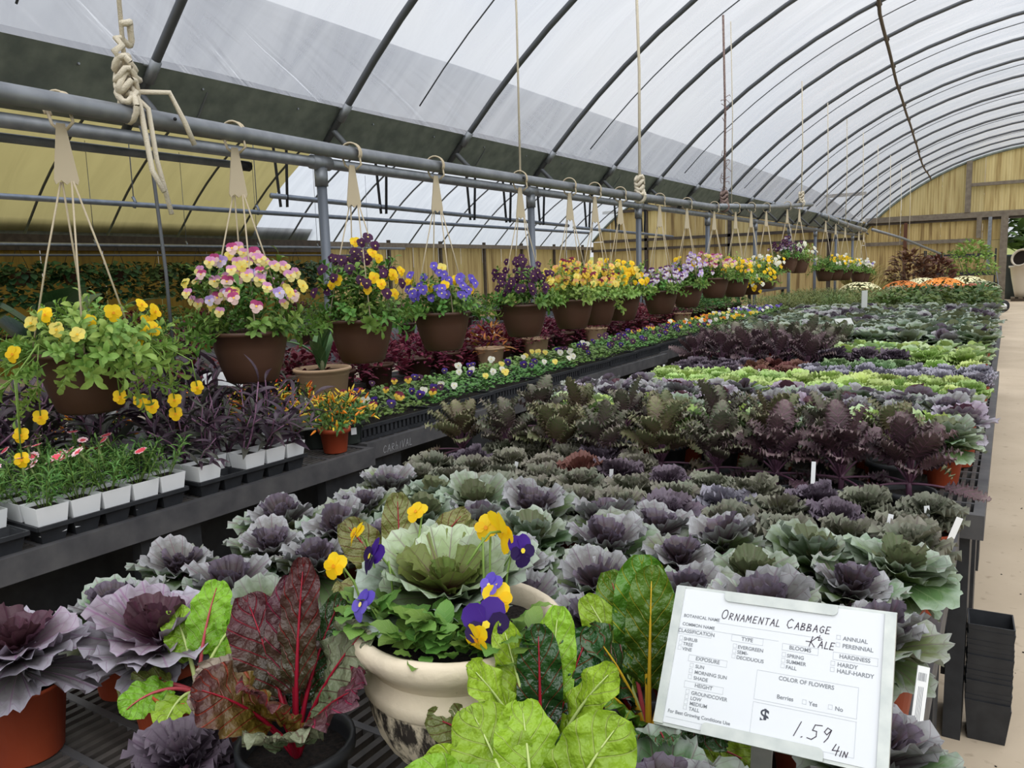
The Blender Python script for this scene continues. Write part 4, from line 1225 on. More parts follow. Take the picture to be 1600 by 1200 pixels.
# violas filling the urn edge
VL = leafmat('viola_leaf', (88, 128, 52), (112, 150, 70), (150, 180, 104), 'pin', 5, .4, .42, .2, .5, .16, vw=.1)
vleaf = [MB().add(*(lambda q: (q[0], q[1], q[2]))(grid_leaf(.042 + .006 * k, .026, .7, .0, oval, .3, .05, 3, 0, 50 + k, 6, 4, 0, 0, .25))).mesh('leaf', VL) for k in range(3)]
def viola_patch(label, c, n, spread, flowers, seed, arc):
    g = random.Random(seed)
    o = thing('viola', label, 'viola', c)
    for i in range(n):
        a = g.uniform(*arc); r = spread * math.sqrt(g.uniform(.1, 1))
        linkM('leaf', vleaf[g.randrange(3)], o, Mt((r * math.cos(a), r * math.sin(a) * .8, g.uniform(-.005, .04)), (g.uniform(-.3, .5), g.uniform(-.3, .3), g.uniform(0, 6.3)), g.uniform(.75, 1.2)))
    for (x, y, z, cw, d, s) in flowers:
        p = Vector((x, y, z)) - Vector(c)
        f = linkM('flower', flower_mesh(cw, g.randrange(3)), o, aim(d, g.uniform(-.3, .3), p, s))
        q = p - Vector(d).normalized() * .02 * s
        link('flower_stem', MB().tube([q, (q.x * .8, q.y * .8, q.z * .75), (q.x * .55, q.y * .55, 0)], .0018, 5).mesh('flower_stem', M_STEM), o)
    return o
viola_patch('purple and yellow violas on the path side of the urn', (UX + .07, UY - .03, ZR1 + .26), 78, .088, [
    (-.60, .909, 1.133, 'yellow', (.5, .8, .1), 1.55), (-.631, .914, 1.132, 'yellow', (.2, -.9, .4), .95), (-.57, .912, 1.108, 'deep', (.8, -.3, .2), 1.15),
    (-.585, .85, 1.076, 'blue', (-.2, -.8, .5), .9), (-.569, .845, 1.062, 'yellow', (.5, -.7, .3), 1.05), (-.559, .801, 1.046, 'deep', (.5, -.85, .25), 1.6), (-.563, .785, 1.030, 'yellow', (-.1, -.9, -.2), 1.0)], 5, (-2.6, 1.2))
viola_patch('violas with violet and yellow flowers on the aisle side of the urn', (UX - .065, UY - .05, ZR1 + .26), 70, .085, [
    (-.771, .819, 1.096, 'deep', (-.5, -.7, .4), 1.35), (-.862, .881, 1.097, 'yellow', (-.5, -.6, .5), 1.0), (-.816, .788, 1.084, 'yellow', (.1, -.9, .3), .95), (-.746, .767, 1.047, 'blue', (-.3, -.8, .5), 1.1), (-.80, .96, 1.12, 'yellow', (0, -.7, .6), .9)], 6, (1.6, 5.0))

viola_patch('flowerless viola foliage along the front rim of the urn', (UX + .015, UY - .095, ZR1 + .272), 56, .042, [], 9, (0, 6.3))

# ================================================================== PRICE SIGN
SW, SH = .26, .170
sr = Vector((.9976, -.012, .0688)).normalized(); sdn = Vector((.0468, -.6162, -.7862)).normalized(); sn = (-sdn).cross(sr) * -1
sn = sr.cross(-sdn)
SM = Matrix((sr, -sdn, sn)).transposed().to_4x4(); SM.translation = (-.2224, .9142, 1.015)
sign = tag(linkM('price_sign', None, None, SM), 'white price sign for ornamental cabbage in a galvanised holder', 'sign')
M_CARD = mat('printed_card', (226, 229, 234), .5, spec=.2)
M_GALV = mat('galvanised_holder', (190, 196, 194), .45, .35, noise=(40, (212, 216, 212), .2))
M_PRINT = mat('grey_print', (128, 132, 138), .8)
M_LINE = mat('faint_rule', (192, 196, 202), .8)
M_INK = mat('marker_ink', (52, 40, 56), .7)
link('card', MB().box((-SW / 2, -SH / 2, -.001), (SW / 2, SH / 2, 0)).mesh('card', M_CARD, False), sign)
def sx_(u): return -SW / 2 + u * SW
def sy_(v): return SH / 2 - v * SH
hold = MB().box((-SW / 2 - .004, -SH / 2 - .004, -.004), (SW / 2 + .004, SH / 2 + .004, -.0012))
link('back_plate', hold.mesh('back_plate', M_GALV, False), sign)
for s in (-1, 1):
    x0, x1 = (s * (SW / 2 + .004), s * (SW / 2 - .008))
    link('edge_channel', MB().box((min(x0, x1), -SH / 2 - .002, -.004), (max(x0, x1), SH / 2 + .002, .0025)).mesh('edge_channel', M_GALV, False), sign)
def tab(x0, x1, y0, y1, flip):
    r = .006
    pts = [(x0, y0), (x1, y0)] + [(x1 - r + r * math.cos(a), y1 - flip * r + flip * r * math.sin(a)) for a in np.linspace(0, PI / 2, 5)] + [(x0 + r - r * math.sin(a), y1 - flip * r + flip * r * math.cos(a)) for a in np.linspace(0, PI / 2, 5)]
    n = len(pts)
    v = [(p[0], p[1], .0003) for p in pts] + [(p[0], p[1], .0025) for p in pts]
    f = [tuple(range(n)), tuple(range(2 * n - 1, n - 1, -1))] + [(i, (i + 1) % n, n + (i + 1) % n, n + i) for i in range(n)]
    return MB().add(v, f).mesh('clip_tab', M_GALV, False)
link('clip_tab', tab(sx_(.24), sx_(.77), SH / 2 + .003, SH / 2 - .010, -1), sign)
link('clip_tab', tab(sx_(.22), sx_(.76), -SH / 2 - .004, -SH / 2 + .010, 1), sign)
def text(body, u, v, size, m, bold=0.0, slant=0, center=False):
    c = bpy.data.curves.new('lettering', 'FONT'); c.body = body; c.size = size; c.shear = slant; c.offset = bold
    if center: c.align_x = 'CENTER'
    o = bpy.data.objects.new('lettering', c); COL.objects.link(o)

    me = bpy.data.meshes.new_from_object(o)
    bpy.data.objects.remove(o); bpy.data.curves.remove(c)
    me.name = 'lettering'; me.materials.clear(); me.materials.append(m)
    return link('lettering', me, sign, (sx_(u), sy_(v), .0003))
T = .0066
for b_, u, v, s in [('BOTANICAL NAME', .045, .235, T * .85), ('COMMON NAME', .045, .305, T * .85), ('SHRUB', .065, .425, T * .9), ('TREE', .065, .465, T * .9), ('VINE', .065, .505, T * .9),
                    ('EVERGREEN', .335, .420, T * .9), ('SEMI-', .335, .460, T * .9), ('DECIDUOUS', .335, .500, T * .9), ('SPRING', .565, .425, T * .9), ('SUMMER', .565, .468, T * .9), ('FALL', .565, .51, T * .9),
                    ('ANNUAL', .80, .235, T), ('PERENNIAL', .80, .29, T), ('HARDY', .785, .43, T), ('HALF-HARDY', .785, .475, T),
                    ('SUN', .145, .625, T * .9), ('MORNING SUN', .145, .67, T * .9), ('SHADE', .145, .715, T * .9),
                    ('GROUNDCOVER', .145, .83, T * .9), ('LOW', .145, .87, T * .9), ('MEDIUM', .145, .91, T * .9), ('TALL', .145, .95, T * .9),
                    ('For Best Growing Conditions Use', .045, .995, T * .86), ('Berries', .54, .735, T), ('Yes', .68, .74, T), ('No', .79, .74, T)]:
    text(b_, u, v * .93, s, M_PRINT, .0001)
for b_, u, v in [('CLASSIFICATION', .122, .362), ('TYPE', .375, .355), ('BLOOMS', .62, .362), ('HARDINESS', .855, .368), ('EXPOSURE', .20, .565), ('HEIGHT', .20, .77), ('COLOR OF FLOWERS', .66, .60)]:
    text(b_, u, v * .93, T * .98, M_PRINT, .0001, center=True)
text('$', .475, .855, .021, mat('print_dark', (70, 72, 84), .8), .0004)
def rules(rects, lines, m, w=.0004):
    mb = MB()
    def seg(a, b):
        mb.box((min(a[0], b[0]) - w / 2, min(a[1], b[1]) - w / 2, .0001), (max(a[0], b[0]) + w / 2, max(a[1], b[1]) + w / 2, .00025))
    for (u0, v0, u1, v1) in rects:
        p = [(sx_(u0), sy_(v0 * .93)), (sx_(u1), sy_(v0 * .93)), (sx_(u1), sy_(v1 * .93)), (sx_(u0), sy_(v1 * .93))]
        for i in range(4): seg(p[i], p[(i + 1) % 4])
    for (u0, v0, u1, v1) in lines: seg((sx_(u0), sy_(v0 * .93)), (sx_(u1), sy_(v1 * .93)))
    return link('printed_rules', mb.mesh('printed_rules', m, False), sign)
bx_ = []
for u, v in [(.045, .425), (.045, .465), (.045, .505), (.315, .42), (.315, .46), (.315, .5), (.545, .425), (.545, .468), (.545, .51), (.775, .235), (.775, .29), (.76, .43), (.76, .475),
             (.12, .625), (.12, .67), (.12, .715), (.12, .83), (.12, .87), (.12, .91), (.12, .95), (.655, .74), (.765, .74)]:
    bx_.append((u - .002, v - .032, u + .014, v - .002))
rules(bx_ + [(.035, .325, .20, .375), (.30, .318, .45, .368), (.54, .325, .70, .375), (.765, .33, .95, .385), (.105, .53, .295, .58), (.105, .735, .295, .785), (.44, .555, .88, .77), (.44, .79, .88, 1.03)],
      [(.215, .245, .70, .245), (.2, .315, .52, .315), (.04, 1.03, .42, 1.03)], M_LINE)
# handwriting as pen strokes
GL = {'A': [[(0, 0), (.3, 1), (.6, 0)], [(.12, .38), (.5, .42)]], 'B': [[(0, 0), (.03, 1), (.4, .95), (.42, .72), (.03, .52), (.5, .42), (.5, .1), (0, 0)]],
      'C': [[(.55, .85), (.32, 1), (.06, .7), (.05, .3), (.28, 0), (.6, .15)]], 'E': [[(.5, 1), (.05, 1), (0, 0), (.5, .02)], [(.02, .5), (.4, .52)]],
      'G': [[(.55, .85), (.3, 1), (.05, .7), (.05, .3), (.3, 0), (.55, .15), (.55, .45), (.35, .45)]], 'K': [[(.05, 1.1), (-.05, 0)], [(-.5, .5), (0, .5), (.6, 1.2)], [(.02, .5), (.5, 0)]],
      'L': [[(0.04, 1), (0, 0), (.45, .03)]], 'M': [[(0, 0), (.08, 1), (.35, .3), (.62, 1), (.7, 0)]], 'N': [[(0, 0), (.05, 1), (.5, 0), (.56, 1)]],
      'O': [[(.3 + .3 * math.cos(a), .5 + .5 * math.sin(a)) for a in np.linspace(1.7, 8.0, 17)]], 'R': [[(0, 0), (.03, 1), (.42, .92), (.42, .6), (.02, .5), (.52, 0)]],
      'T': [[(0, 1), (.6, 1)], [(.3, 1), (.28, 0)]], 'V': [[(0, 1), (.28, 0), (.6, 1.1)]], 'I': [[(.05, .9), (0, 0)]], 'H': [[(0, 1.1), (0, 0)], [(0, .5), (.25, .6), (.38, .4), (.38, 0)]],
      '1': [[(.25, 1), (0, 0)]], '.': [[(0, 0), (.06, .05)]], '5': [[(.75, 1.02), (.3, .98), (.22, .6), (.5, .58), (.55, .25), (.3, 0), (.0, .05)]], '9': [[(.5, .85), (.25, .95), (.1, .65), (.3, .5), (.52, .85), (.42, .3), (.25, 0)]],
      '4': [[(.2, 1), (0, .4), (.6, .45)], [(.5, .85), (.4, 0)]], 'i': [[(.05, .5), (0, 0)]], 'n': [[(0, 0), (.05, .5), (.3, .02), (.36, .5)]],
      '&': [[(.3, 1), (.25, 0), (.9, .25)], [(-.1, .55), (.7, .5)]]}
def strokes(txt, x, y, h, adv, w, m, first=1.0, slant=.18, up=0.0):
    mb = MB(); cx = x
    for i, ch in enumerate(txt):
        if ch == ' ': cx += adv * h * .7; continue
        s = h * (first if i == 0 or txt[i - 1] == ' ' else 1)
        for st in GL[ch]:
            p = [(cx + (a + b * slant) * s, y + b * s + up * (cx - x)) for a, b in st]
            for (a, b), (c, d) in zip(p[:-1], p[1:]):
                l = math.hypot(c - a, d - b) + 1e-9; nx, ny = -(d - b) / l * w / 2, (c - a) / l * w / 2; ex, ey = (c - a) / l * w / 2, (d - b) / l * w / 2
                mb.add([(a + nx - ex, b + ny - ey, 0), (a - nx - ex, b - ny - ey, 0), (c - nx + ex, d - ny + ey, 0), (c + nx + ex, d + ny + ey, 0)], [(0, 1, 2, 3)])
        wd = {'M': .95, '1': .45, '.': .35, 'I': .35, 'i': .25, '5': .8, 'L': .62}.get(ch, .78)
        cx += wd * s * adv
    return mb.mesh('handwriting', m, False)
for txt, u, v, hh, adv, first, w in [('ORNAMENTAL CABBAGE', .235, .190, .0082, 1.12, 1.4, .0009), ('&', .69, .245, .006, 1, 1, .0008), ('KALE', .66, .295, .0080, 1.15, 1.35, .0009), ('1.59', .63, .90, .0165, 1.1, 1, .0009), ('4in', .79, .965, .0115, 1.0, 1, .0009)]:
    link('handwriting', strokes(txt, sx_(u), sy_(v), hh, adv, w, M_INK, first), sign, (0, 0, .0004))
# stake: goes straight down from the holder back to the bench
inv = SM.inverted()
p0 = Vector((-.235, .944, .955)); p1 = Vector((-.247, .955, ZR1 + .004))
mid = inv @ ((p0 + p1) / 2)
stake = MB()
q = [inv @ (a + Vector((s * .013, t * .0025, 0))) for a in (p0 + Vector((0, 0, .07)), p1) for s, t in ((-1, -1), (1, -1), (1, 1), (-1, 1))]
stake.add([tuple(v) for v in q], [(0, 1, 2, 3), (7, 6, 5, 4), (0, 4, 5, 1), (1, 5, 6, 2), (2, 6, 7, 3), (3, 7, 4, 0)])
link('stake', stake.mesh('stake', M_GALV, False), sign)

# chalk lettering on the edge of the second bench section
b2 = LB[1]
ya, yb, xf = LSEC[1][0], LSEC[1][1], LSEC[1][2]
me = strokes('CARHIVAL', 0, 0, .032, 1.15, .0022, mat('chalk', (170, 172, 176), .9), 1.0, .15)
Mx = Matrix(((0, 0, 1, xf + .0015), (1, 0, 0, 2.60), (0, 1, 0, ZL - .062), (0, 0, 0, 1)))
chk = bpy.data.objects.new('chalk_writing', me); COL.objects.link(chk); chk.parent = b2
chk.matrix_local = Matrix.Translation(b2.location).inverted() @ Mx

# ================================================================== TAGS, TRAYS AND OTHER SMALL THINGS ON THE NEAR BENCHES
tagm = MB().box((-.008, -.0006, 0), (.008, .0006, .10)).mesh('plant_tag', M_WHITE, False)
def ptag(label, x, y, z, tilt=(0, 0), rz=0.5, s=1.0, code=False):
    o = thing('plant_tag', label, 'plant tag', (x, y, z), 0, 'white plant tags')
    o.rotation_euler = (tilt[0], tilt[1], rz); o.scale = (s, s, s)
    link('tag_blade', tagm, o)
    if code:
        mb = MB(); g = random.Random(3)
        for i in range(7): mb.box((-.006 + i * .0017, -.0009, .082), (-.006 + i * .0017 + g.uniform(.0004, .0012), -.0007, .092))
        for i in range(4): mb.box((-.004 + i * .002, -.0009, .02), (-.0034 + i * .002, -.0007, .075))
        link('tag_print', mb.mesh('tag_print', M_PRINT, False), o)
    return o
ptag('large printed white tag in the pot beside the price sign', -.085, 1.17, ZR1 + .09, (-.3, .28), .6, 1.15, True)
ptag('white tag leaning out of the red pot at the path edge', -.10, 2.00, ZR1 + .10, (0, .35), .5, .95)
ptag('white tag standing behind the small kale by the path edge', -.14, 2.12, ZR1 + .10, (0, -.1), .5, .8)
for i, (x, y, z) in enumerate([(-1.0, 2.12, .84), (-.76, 1.96, .84), (-.58, 2.24, .84), (-.33, 1.80, .84), (-1.33, 2.08, .84), (-.22, 1.95, .85), (-.46, 2.35, .86)]):
    ptag('white tag among the small curly kale, %s of its scatter' % nth(i), x, y, z - .01, (rng.uniform(-.4, .3), rng.uniform(-.35, .35)), rng.uniform(0, 1), .75)
for i in range(8):
    ptag('white tag before the plum kale by the aisle, %s from the aisle' % nth(7 - i), -.95 - .11 * i, 4.40 + .05 * (i % 2), ZR2 + .11, (rng.uniform(-.2, .2), rng.uniform(-.2, .2)), .5, .7)
# far grey sign boards between the cabbages
def board(label, x, y, z0, w, h, H, rz, tilt):
    o = thing('sign_board', label, 'sign', (x, y, z0), rz); o.rotation_euler = (tilt, 0, rz)
    link('stake', MB().box((-.012, -.004, 0), (.012, .004, H - h * .5)).mesh('stake', M_GALV, False), o)
    link('panel', MB().box((-w / 2, -.012, H - h), (w / 2, -.004, H)).mesh('panel', mat('grey_board', (190, 192, 188), .5), False), o)
board('narrow grey sign seen edge on among the far cabbages', -1.32, 9.2, ZR2, .10, .26, .44, 1.15, 0)
board('dark tilted sign leaning among the blue green cabbages', -1.02, 6.9, ZR2, .17, .26, .34, .9, -.6)
# nested stack of black square pots on the floor at the path edge
st = thing('pot_stack', 'tall nested stack of black square pots beside the path under the bench', 'pots', (.0, 2.74, 0), .05)
def sq_shell(a, b, z0, z1, t=.004):
    v = []
    for (h, z) in ((b, z0), (a, z1), (a - t, z1), (b - t, z0 + t)):
        v += [(-h, -h, z), (h, -h, z), (h, h, z), (-h, h, z)]
    f = []
    for i in range(3):
        for j in range(4): f.append((i * 4 + j, i * 4 + (j + 1) % 4, (i + 1) * 4 + (j + 1) % 4, (i + 1) * 4 + j))
    f += [(3, 2, 1, 0), (12, 13, 14, 15)]
    return v, f
pn = MB().add(*sq_shell(.062, .05, 0, .12)).mesh('square_pot', M_BLACK, False)
for i in range(17): link('square_pot', pn, st, (rng.uniform(-.002, .002), rng.uniform(-.002, .002), .001 + i * .0165), (0, 0, rng.uniform(-.02, .02)))
# dirt crumbs on the path
mb = MB(); g = random.Random(12)
for i in range(150):
    x = g.uniform(.02, 1.0); y = g.uniform(1.4, 6.5); s = g.uniform(.0015, .006) * (2.5 if g.random() < .06 else 1)
    v = [(x + s * math.cos(a) * g.uniform(.6, 1.2), y + s * 1.5 * math.sin(a) * g.uniform(.6, 1.2), .0005) for a in np.linspace(0, 5.2, 5)] + [(x, y, s * .7)]
    mb.add(v, [(i, (i + 1) % 5, 5) for i in range(5)])
tag(link('soil_crumbs', mb.mesh('soil_crumbs', M_SOIL)), 'dark crumbs of spilled soil on the concrete path', 'soil', kind='stuff')

# ================================================================== HANGING FLOWER BASKETS
BL = leafmat('basket_leaf', (78, 116, 44), (104, 142, 62), (140, 170, 96), 'pin', 4, .3, .45, .22, .4, .16, vw=.1, hue=.03)
BLY = leafmat('basket_leaf_bright', (110, 146, 60), (140, 172, 84), (172, 196, 120), 'pin', 4, .3, .45, .25, .4, .14, vw=.1, hue=.02)
def shoot_mesh(name, mats, h, nl, L, w, seed, prof=spatula, nu=4, nv=2, droop=.1, tuft=True, r=.0016):
    """leafy stem growing along +Z"""
    g = random.Random(seed)
    mb = MB()
    bx, by = g.uniform(-.2, .2) * h, g.uniform(-.2, .2) * h
    st = lambda t: (bx * t * t, by * t * t, h * t)
    mb.tube([st(t) for t in (0, .35, .7, 1)], [r, r, r * .8, r * .6], 4, mi=1)
    for i in range(nl):
        t = .25 + .75 * i / (nl - 1)
        lf = grid_leaf(L * g.uniform(.75, 1.15), w * g.uniform(.85, 1.15), .75 + g.uniform(-.2, .3) + .5 * (t if tuft else 0), -.1 - droop + g.uniform(-.2, .2), prof, .3, .03, 3, 0, seed * 31 + i, nu, nv, .12)
        mb.put(lf, Mt(st(t), (0, 0, i * 2.4 + g.uniform(-.4, .4))))
    return mb.mesh(name, mats)
SHG = [shoot_mesh('shoot', [BL, M_STEM], .10 + .02 * k, 10, .044, .017, 40 + k) for k in range(3)]
SHY = [shoot_mesh('shoot', [BLY, M_STEM], .12 + .03 * k, 11, .042, .016, 50 + k) for k in range(3)]
BPOT = MB().lathe([(.001, .001), (.086, .001), (.098, .01), (.118, .07), (.134, .13), (.144, .182), (.150, .184), (.152, .2), (.146, .2), (.142, .19), (.132, .15)], 36).mesh('pot', M_BROWN)
BSOIL = MB().disc(.138, .178, 20, bump=.004).mesh('soil', M_SOIL)
def hanger_meshes(H):
    """hook over the pipe, flat triangular strap, four strands to the rim; pipe centre at z = H"""
    hk = MB()
    pts = [(.045 * math.cos(a), 0, .0 + .045 * math.sin(a)) for a in np.linspace(-.5, PI + .5, 14)]
    for s in (-.012, .012): hk.tube([(p[0], s, p[2]) for p in pts], .004, 5)
    for p, q in zip(pts[:-1], pts[1:]): hk.add([(p[0], -.012, p[2]), (p[0], .012, p[2]), (q[0], .012, q[2]), (q[0], -.012, q[2])], [(0, 1, 2, 3)])
    hk.tube([pts[0], (.045, 0, -.05), (.02, 0, -.07)], .005, 5).tube([pts[-1], (-.03, 0, -.05), (-.005, 0, -.07)], .005, 5)
    plate = MB()
    v = [(-.012, 0, -.05), (.012, 0, -.05), (.035, 0, -.22), (.030, 0, -.235), (.015, 0, -.222), (0, 0, -.235), (-.015, 0, -.222), (-.030, 0, -.235), (-.035, 0, -.22)]
    n = len(v)
    plate.add([(x, -.0025, z) for x, _, z in v] + [(x, .0025, z) for x, _, z in v], [tuple(range(n)), tuple(range(2 * n - 1, n - 1, -1))] + [(i, n + i, n + (i + 1) % n, (i + 1) % n) for i in range(n)])
    strands = []
    for i, a in enumerate((.6, 2.2, 3.8, 5.4)):
        x = (-.028, -.01, .01, .028)[(0, 1, 3, 2)[i]]
        x = .028 * math.cos(a)
        strands.append(MB().tube([(x, 0, -.225), (x * .5 + .07 * math.cos(a), .07 * math.sin(a), -.225 - (H - .225) * .45), (.146 * math.cos(a), .146 * math.sin(a), -H)], .0032, 5).mesh('strand', M_HANG))
    return hk.mesh('hook', M_HANG), plate.mesh('strap_plate', M_HANG, False), strands
HC = {}
def basket(label, y, zr, zp, cols, nf, seed, bright=False, rx=.20, rz=.20, nsh=60, trail=0, x=RX, fz=(.35, 1.0), face=.75, fs=1.0):
    """zr = rim height, zp = pipe height; cols = [(flower kind, weight)]"""
    g = random.Random(seed)
    o = thing('hanging_basket', label, 'hanging basket', (x, y, zr - .2), g.uniform(0, 1.5), 'viola baskets on the pipe')
    link('pot', BPOT, o); link('soil', BSOIL, o)
    H = round(zp - zr, 2)
    if H not in HC: HC[H] = hanger_meshes(H)
    hk, pl, ss = HC[H]
    rz_ = -o.rotation_euler[2]
    hg = link('hanger', hk, o, (0, 0, .2 + zp - zr), (0, 0, rz_ + .35))
    link('strap_plate', pl, hg, (0, 0, 0), (0, 0, .9))
    for s in ss: link('strand', s, hg)
    sh = SHY if bright else SHG
    for i in range(nsh):
        a = g.uniform(0, 2 * PI); rr = math.sqrt(g.uniform(0, 1))
        el = (1 - rr) * 1.3 + .15
        d = Vector((math.cos(a) * math.cos(el), math.sin(a) * math.cos(el), math.sin(el)))
        p = Vector((math.cos(a) * rr * .125, math.sin(a) * rr * .125, .185))
        if i < trail: d.z = g.uniform(-.5, .05); p = Vector((math.cos(a) * .145, math.sin(a) * .145, .2)); 
        linkM('shoot', sh[g.randrange(3)], o, aim(d, g.uniform(0, 6), p, g.uniform(.75, 1.15) * (1.15 if i < trail else 1.05)))
    if rz > .12:                                     # inner taller shoots carry the flowers
        for i in range(34):
            a = g.uniform(0, 2 * PI); rr = g.uniform(0, .12)
            linkM('shoot', sh[g.randrange(3)], o, aim((.4 * math.cos(a), .4 * math.sin(a), 1), g.uniform(0, 6), (rr * math.cos(a), rr * math.sin(a), .20 + g.uniform(0, .08) * rz / .2), rz / .2 * g.uniform(.7, 1.0)))
    ks = [c for c, w in cols for _ in range(w)]
    cdir = Vector((0 - x, 0 - y, 0)); cdir.normalize()
    ro = o.rotation_euler[2]
    a_cam = math.atan2(cdir.y, cdir.x) - ro
    for i in range(int(nf * 1.35)):
        a = g.uniform(0, 2 * PI) if i % 3 == 0 else a_cam + g.uniform(-1.5, 1.5); el = math.asin(g.uniform(*fz))
        q = Vector((math.cos(a) * math.cos(el) * rx * 1.08, math.sin(a) * math.cos(el) * rx * 1.08, .20 + math.sin(el) * rz * 1.2)) * 1.0
        kk = g.uniform(.68, 1.05); q = Vector((q.x * kk, q.y * kk, .2 + (q.z - .2) * kk))
        d = Vector((math.cos(a) * math.cos(el), math.sin(a) * math.cos(el), .25 + g.uniform(-.2, .3)))
        c2 = Vector((cdir.x * math.cos(-ro) - cdir.y * math.sin(-ro), cdir.x * math.sin(-ro) + cdir.y * math.cos(-ro), 0))
        d = d * (1 - face * .5) + c2 * face * .6
        linkM('flower', flower_mesh(g.choice(ks), g.randrange(3)), o, aim(d, g.uniform(-.4, .4), q + Vector((0, 0, g.uniform(-.01, .015))), g.uniform(.95, 1.3) * fs))
    return o
Y1 = basket('nearest basket of trailing yellow violas with pale green leaves', 1.40, 1.30, 2.05, [('yellow', 4), ('cream', 1)], 14, 11, True, .25, .15, 100, 34, x=RX + .0, fz=(-.1, .9), fs=1.05)
for (dx, dy, dz) in [(.20, -.02, .06), (.235, .06, .02), (.25, .13, .03), (.26, .21, .06), (.08, -.20, .02), (.10, -.27, -.02), (.11, -.28, -.09), (.22, .15, -.02), (.24, .02, .045)]:
    c, s = math.cos(-Y1.rotation_euler[2]), math.sin(-Y1.rotation_euler[2])
    linkM('flower', flower_mesh('yellow', rng.randrange(3)), Y1, aim((1 * c - -.8 * s, 1 * s + -.8 * c, .15), rng.uniform(-.3, .3), (dx * c - dy * s, dx * s + dy * c, dz), 1.1))
    q1 = Vector((dx * c - dy * s, dx * s + dy * c, dz)); q0 = Vector((q1.x, q1.y, 0)).normalized()
    link('flower_stem', MB().tube([q0 * .13 + Vector((0, 0, .2)), q0 * .19 + Vector((0, 0, .235)), Vector((q1.x * .97, q1.y * .97, max(.15, dz + .06))), q1 - Vector((0, 0, -.005))], .002, 5).mesh('flower_stem', M_STEM), Y1)
    for tt in (.35, .8): linkM('shoot', SHY[rng.randrange(3)], Y1, aim((q0.x, q0.y, -.9 * tt), rng.uniform(0, 6), q0 * (.15 + .04 * tt) + Vector((0, 0, .21 - .1 * tt)), .8))
basket('basket of pink and cream violas next to the nearest basket', 2.05, 1.31, 2.05, [('pink', 5), ('cream', 2), ('rose', 2), ('lilac', 1)], 62, 12, False, .23, .27, 50, 4, face=.8)
basket('basket of dark purple violas with some yellow faces', 2.68, 1.315, 2.045, [('purple', 5), ('yellow', 3)], 34, 13, False, .23, .30, 50, 6)
basket('basket of blue violas with yellow ones on one side', 3.29, 1.31, 2.05, [('blue', 5), ('yellow', 2), ('cream', 1)], 36, 14, False, .22, .20, 46, 8)
basket('basket covered in deep wine purple violas', 4.11, 1.31, 2.05, [('purple', 1)], 44, 15, False, .23, .22, 46, 2)
basket('basket of burgundy and yellow bicolour violas', 4.74, 1.31, 2.06, [('burgundy', 3), ('peach', 2), ('cream', 2)], 44, 16, True, .22, .22, 44, 2)
basket('basket of peach and burgundy violas squeezed behind the bicolour one', 5.12, 1.31, 2.06, [('burgundy', 2), ('peach', 3), ('cream', 1)], 40, 17, True, .21, .21, 40, 2)
basket('basket of bright yellow violas past the bicolour ones', 5.55, 1.31, 2.06, [('yellow', 4), ('cream', 1)], 46, 18, True, .23, .23, 44, 4)
basket('basket of purple and white violas in the middle of the row', 6.34, 1.31, 2.065, [('plumwhite', 1)], 30, 19, False, .23, .16, 44, 3)
basket('basket of lilac and yellow violas beside the purple and white one', 7.0, 1.33, 2.07, [('lilac', 3), ('yellow', 1), ('plumwhite', 1)], 40, 20, False, .23, .22, 44, 2)
basket('basket of pink violas with a pale brown pot', 7.78, 1.38, 2.08, [('pink', 3), ('rose', 3), ('cream', 1)], 42, 21, False, .22, .22, 42, 2)
basket('basket of pink and yellow violas half hidden behind the pink basket', 8.5, 1.36, 2.11, [('pink', 1), ('yellow', 2)], 34, 22, True, .21, .2, 40, 4)
basket('long trailing yellow viola basket on the sloping pipe', 9.1, 1.36, 2.145, [('yellow', 4), ('white', 1)], 44, 23, True, .26, .2, 46, 14, fz=(-.9, .95))
basket('basket of white and yellow violas on the sloping pipe', 9.75, 1.40, 2.175, [('white', 3), ('yellow', 3)], 40, 24, False, .23, .2, 40, 4)
basket('high basket of dark purple violas on the sloping pipe', 10.8, 1.58, 2.25, [('purple', 3), ('plumwhite', 1)], 40, 25, False, .24, .2, 40, 4)
basket('high basket of white violas next to the dark purple one', 11.5, 1.56, 2.29, [('white', 1)], 36, 26, True, .24, .2, 40, 4)
basket('leafy basket with hardly any flowers in the far group', 13.35, 1.40, 2.20, [('white', 1)], 4, 27, False, .28, .2, 44, 6)
basket('green basket with yellow violas in the far group', 14.2, 1.39, 2.18, [('yellow', 3), ('white', 1)], 14, 28, False, .27, .18, 44, 6)
basket('yellow and white viola basket in the far group', 15.1, 1.37, 2.15, [('yellow', 4), ('white', 1)], 40, 29, True, .26, .22, 40, 4)
basket('pale lilac and white viola basket in the far group', 16.6, 1.30, 2.12, [('white', 3), ('lilac', 1)], 30, 30, False, .27, .22, 40, 4)
basket('white viola basket at the end of the far group', 17.2, 1.28, 2.1, [('white', 4), ('blue', 1)], 28, 31, False, .28, .24, 40, 4)

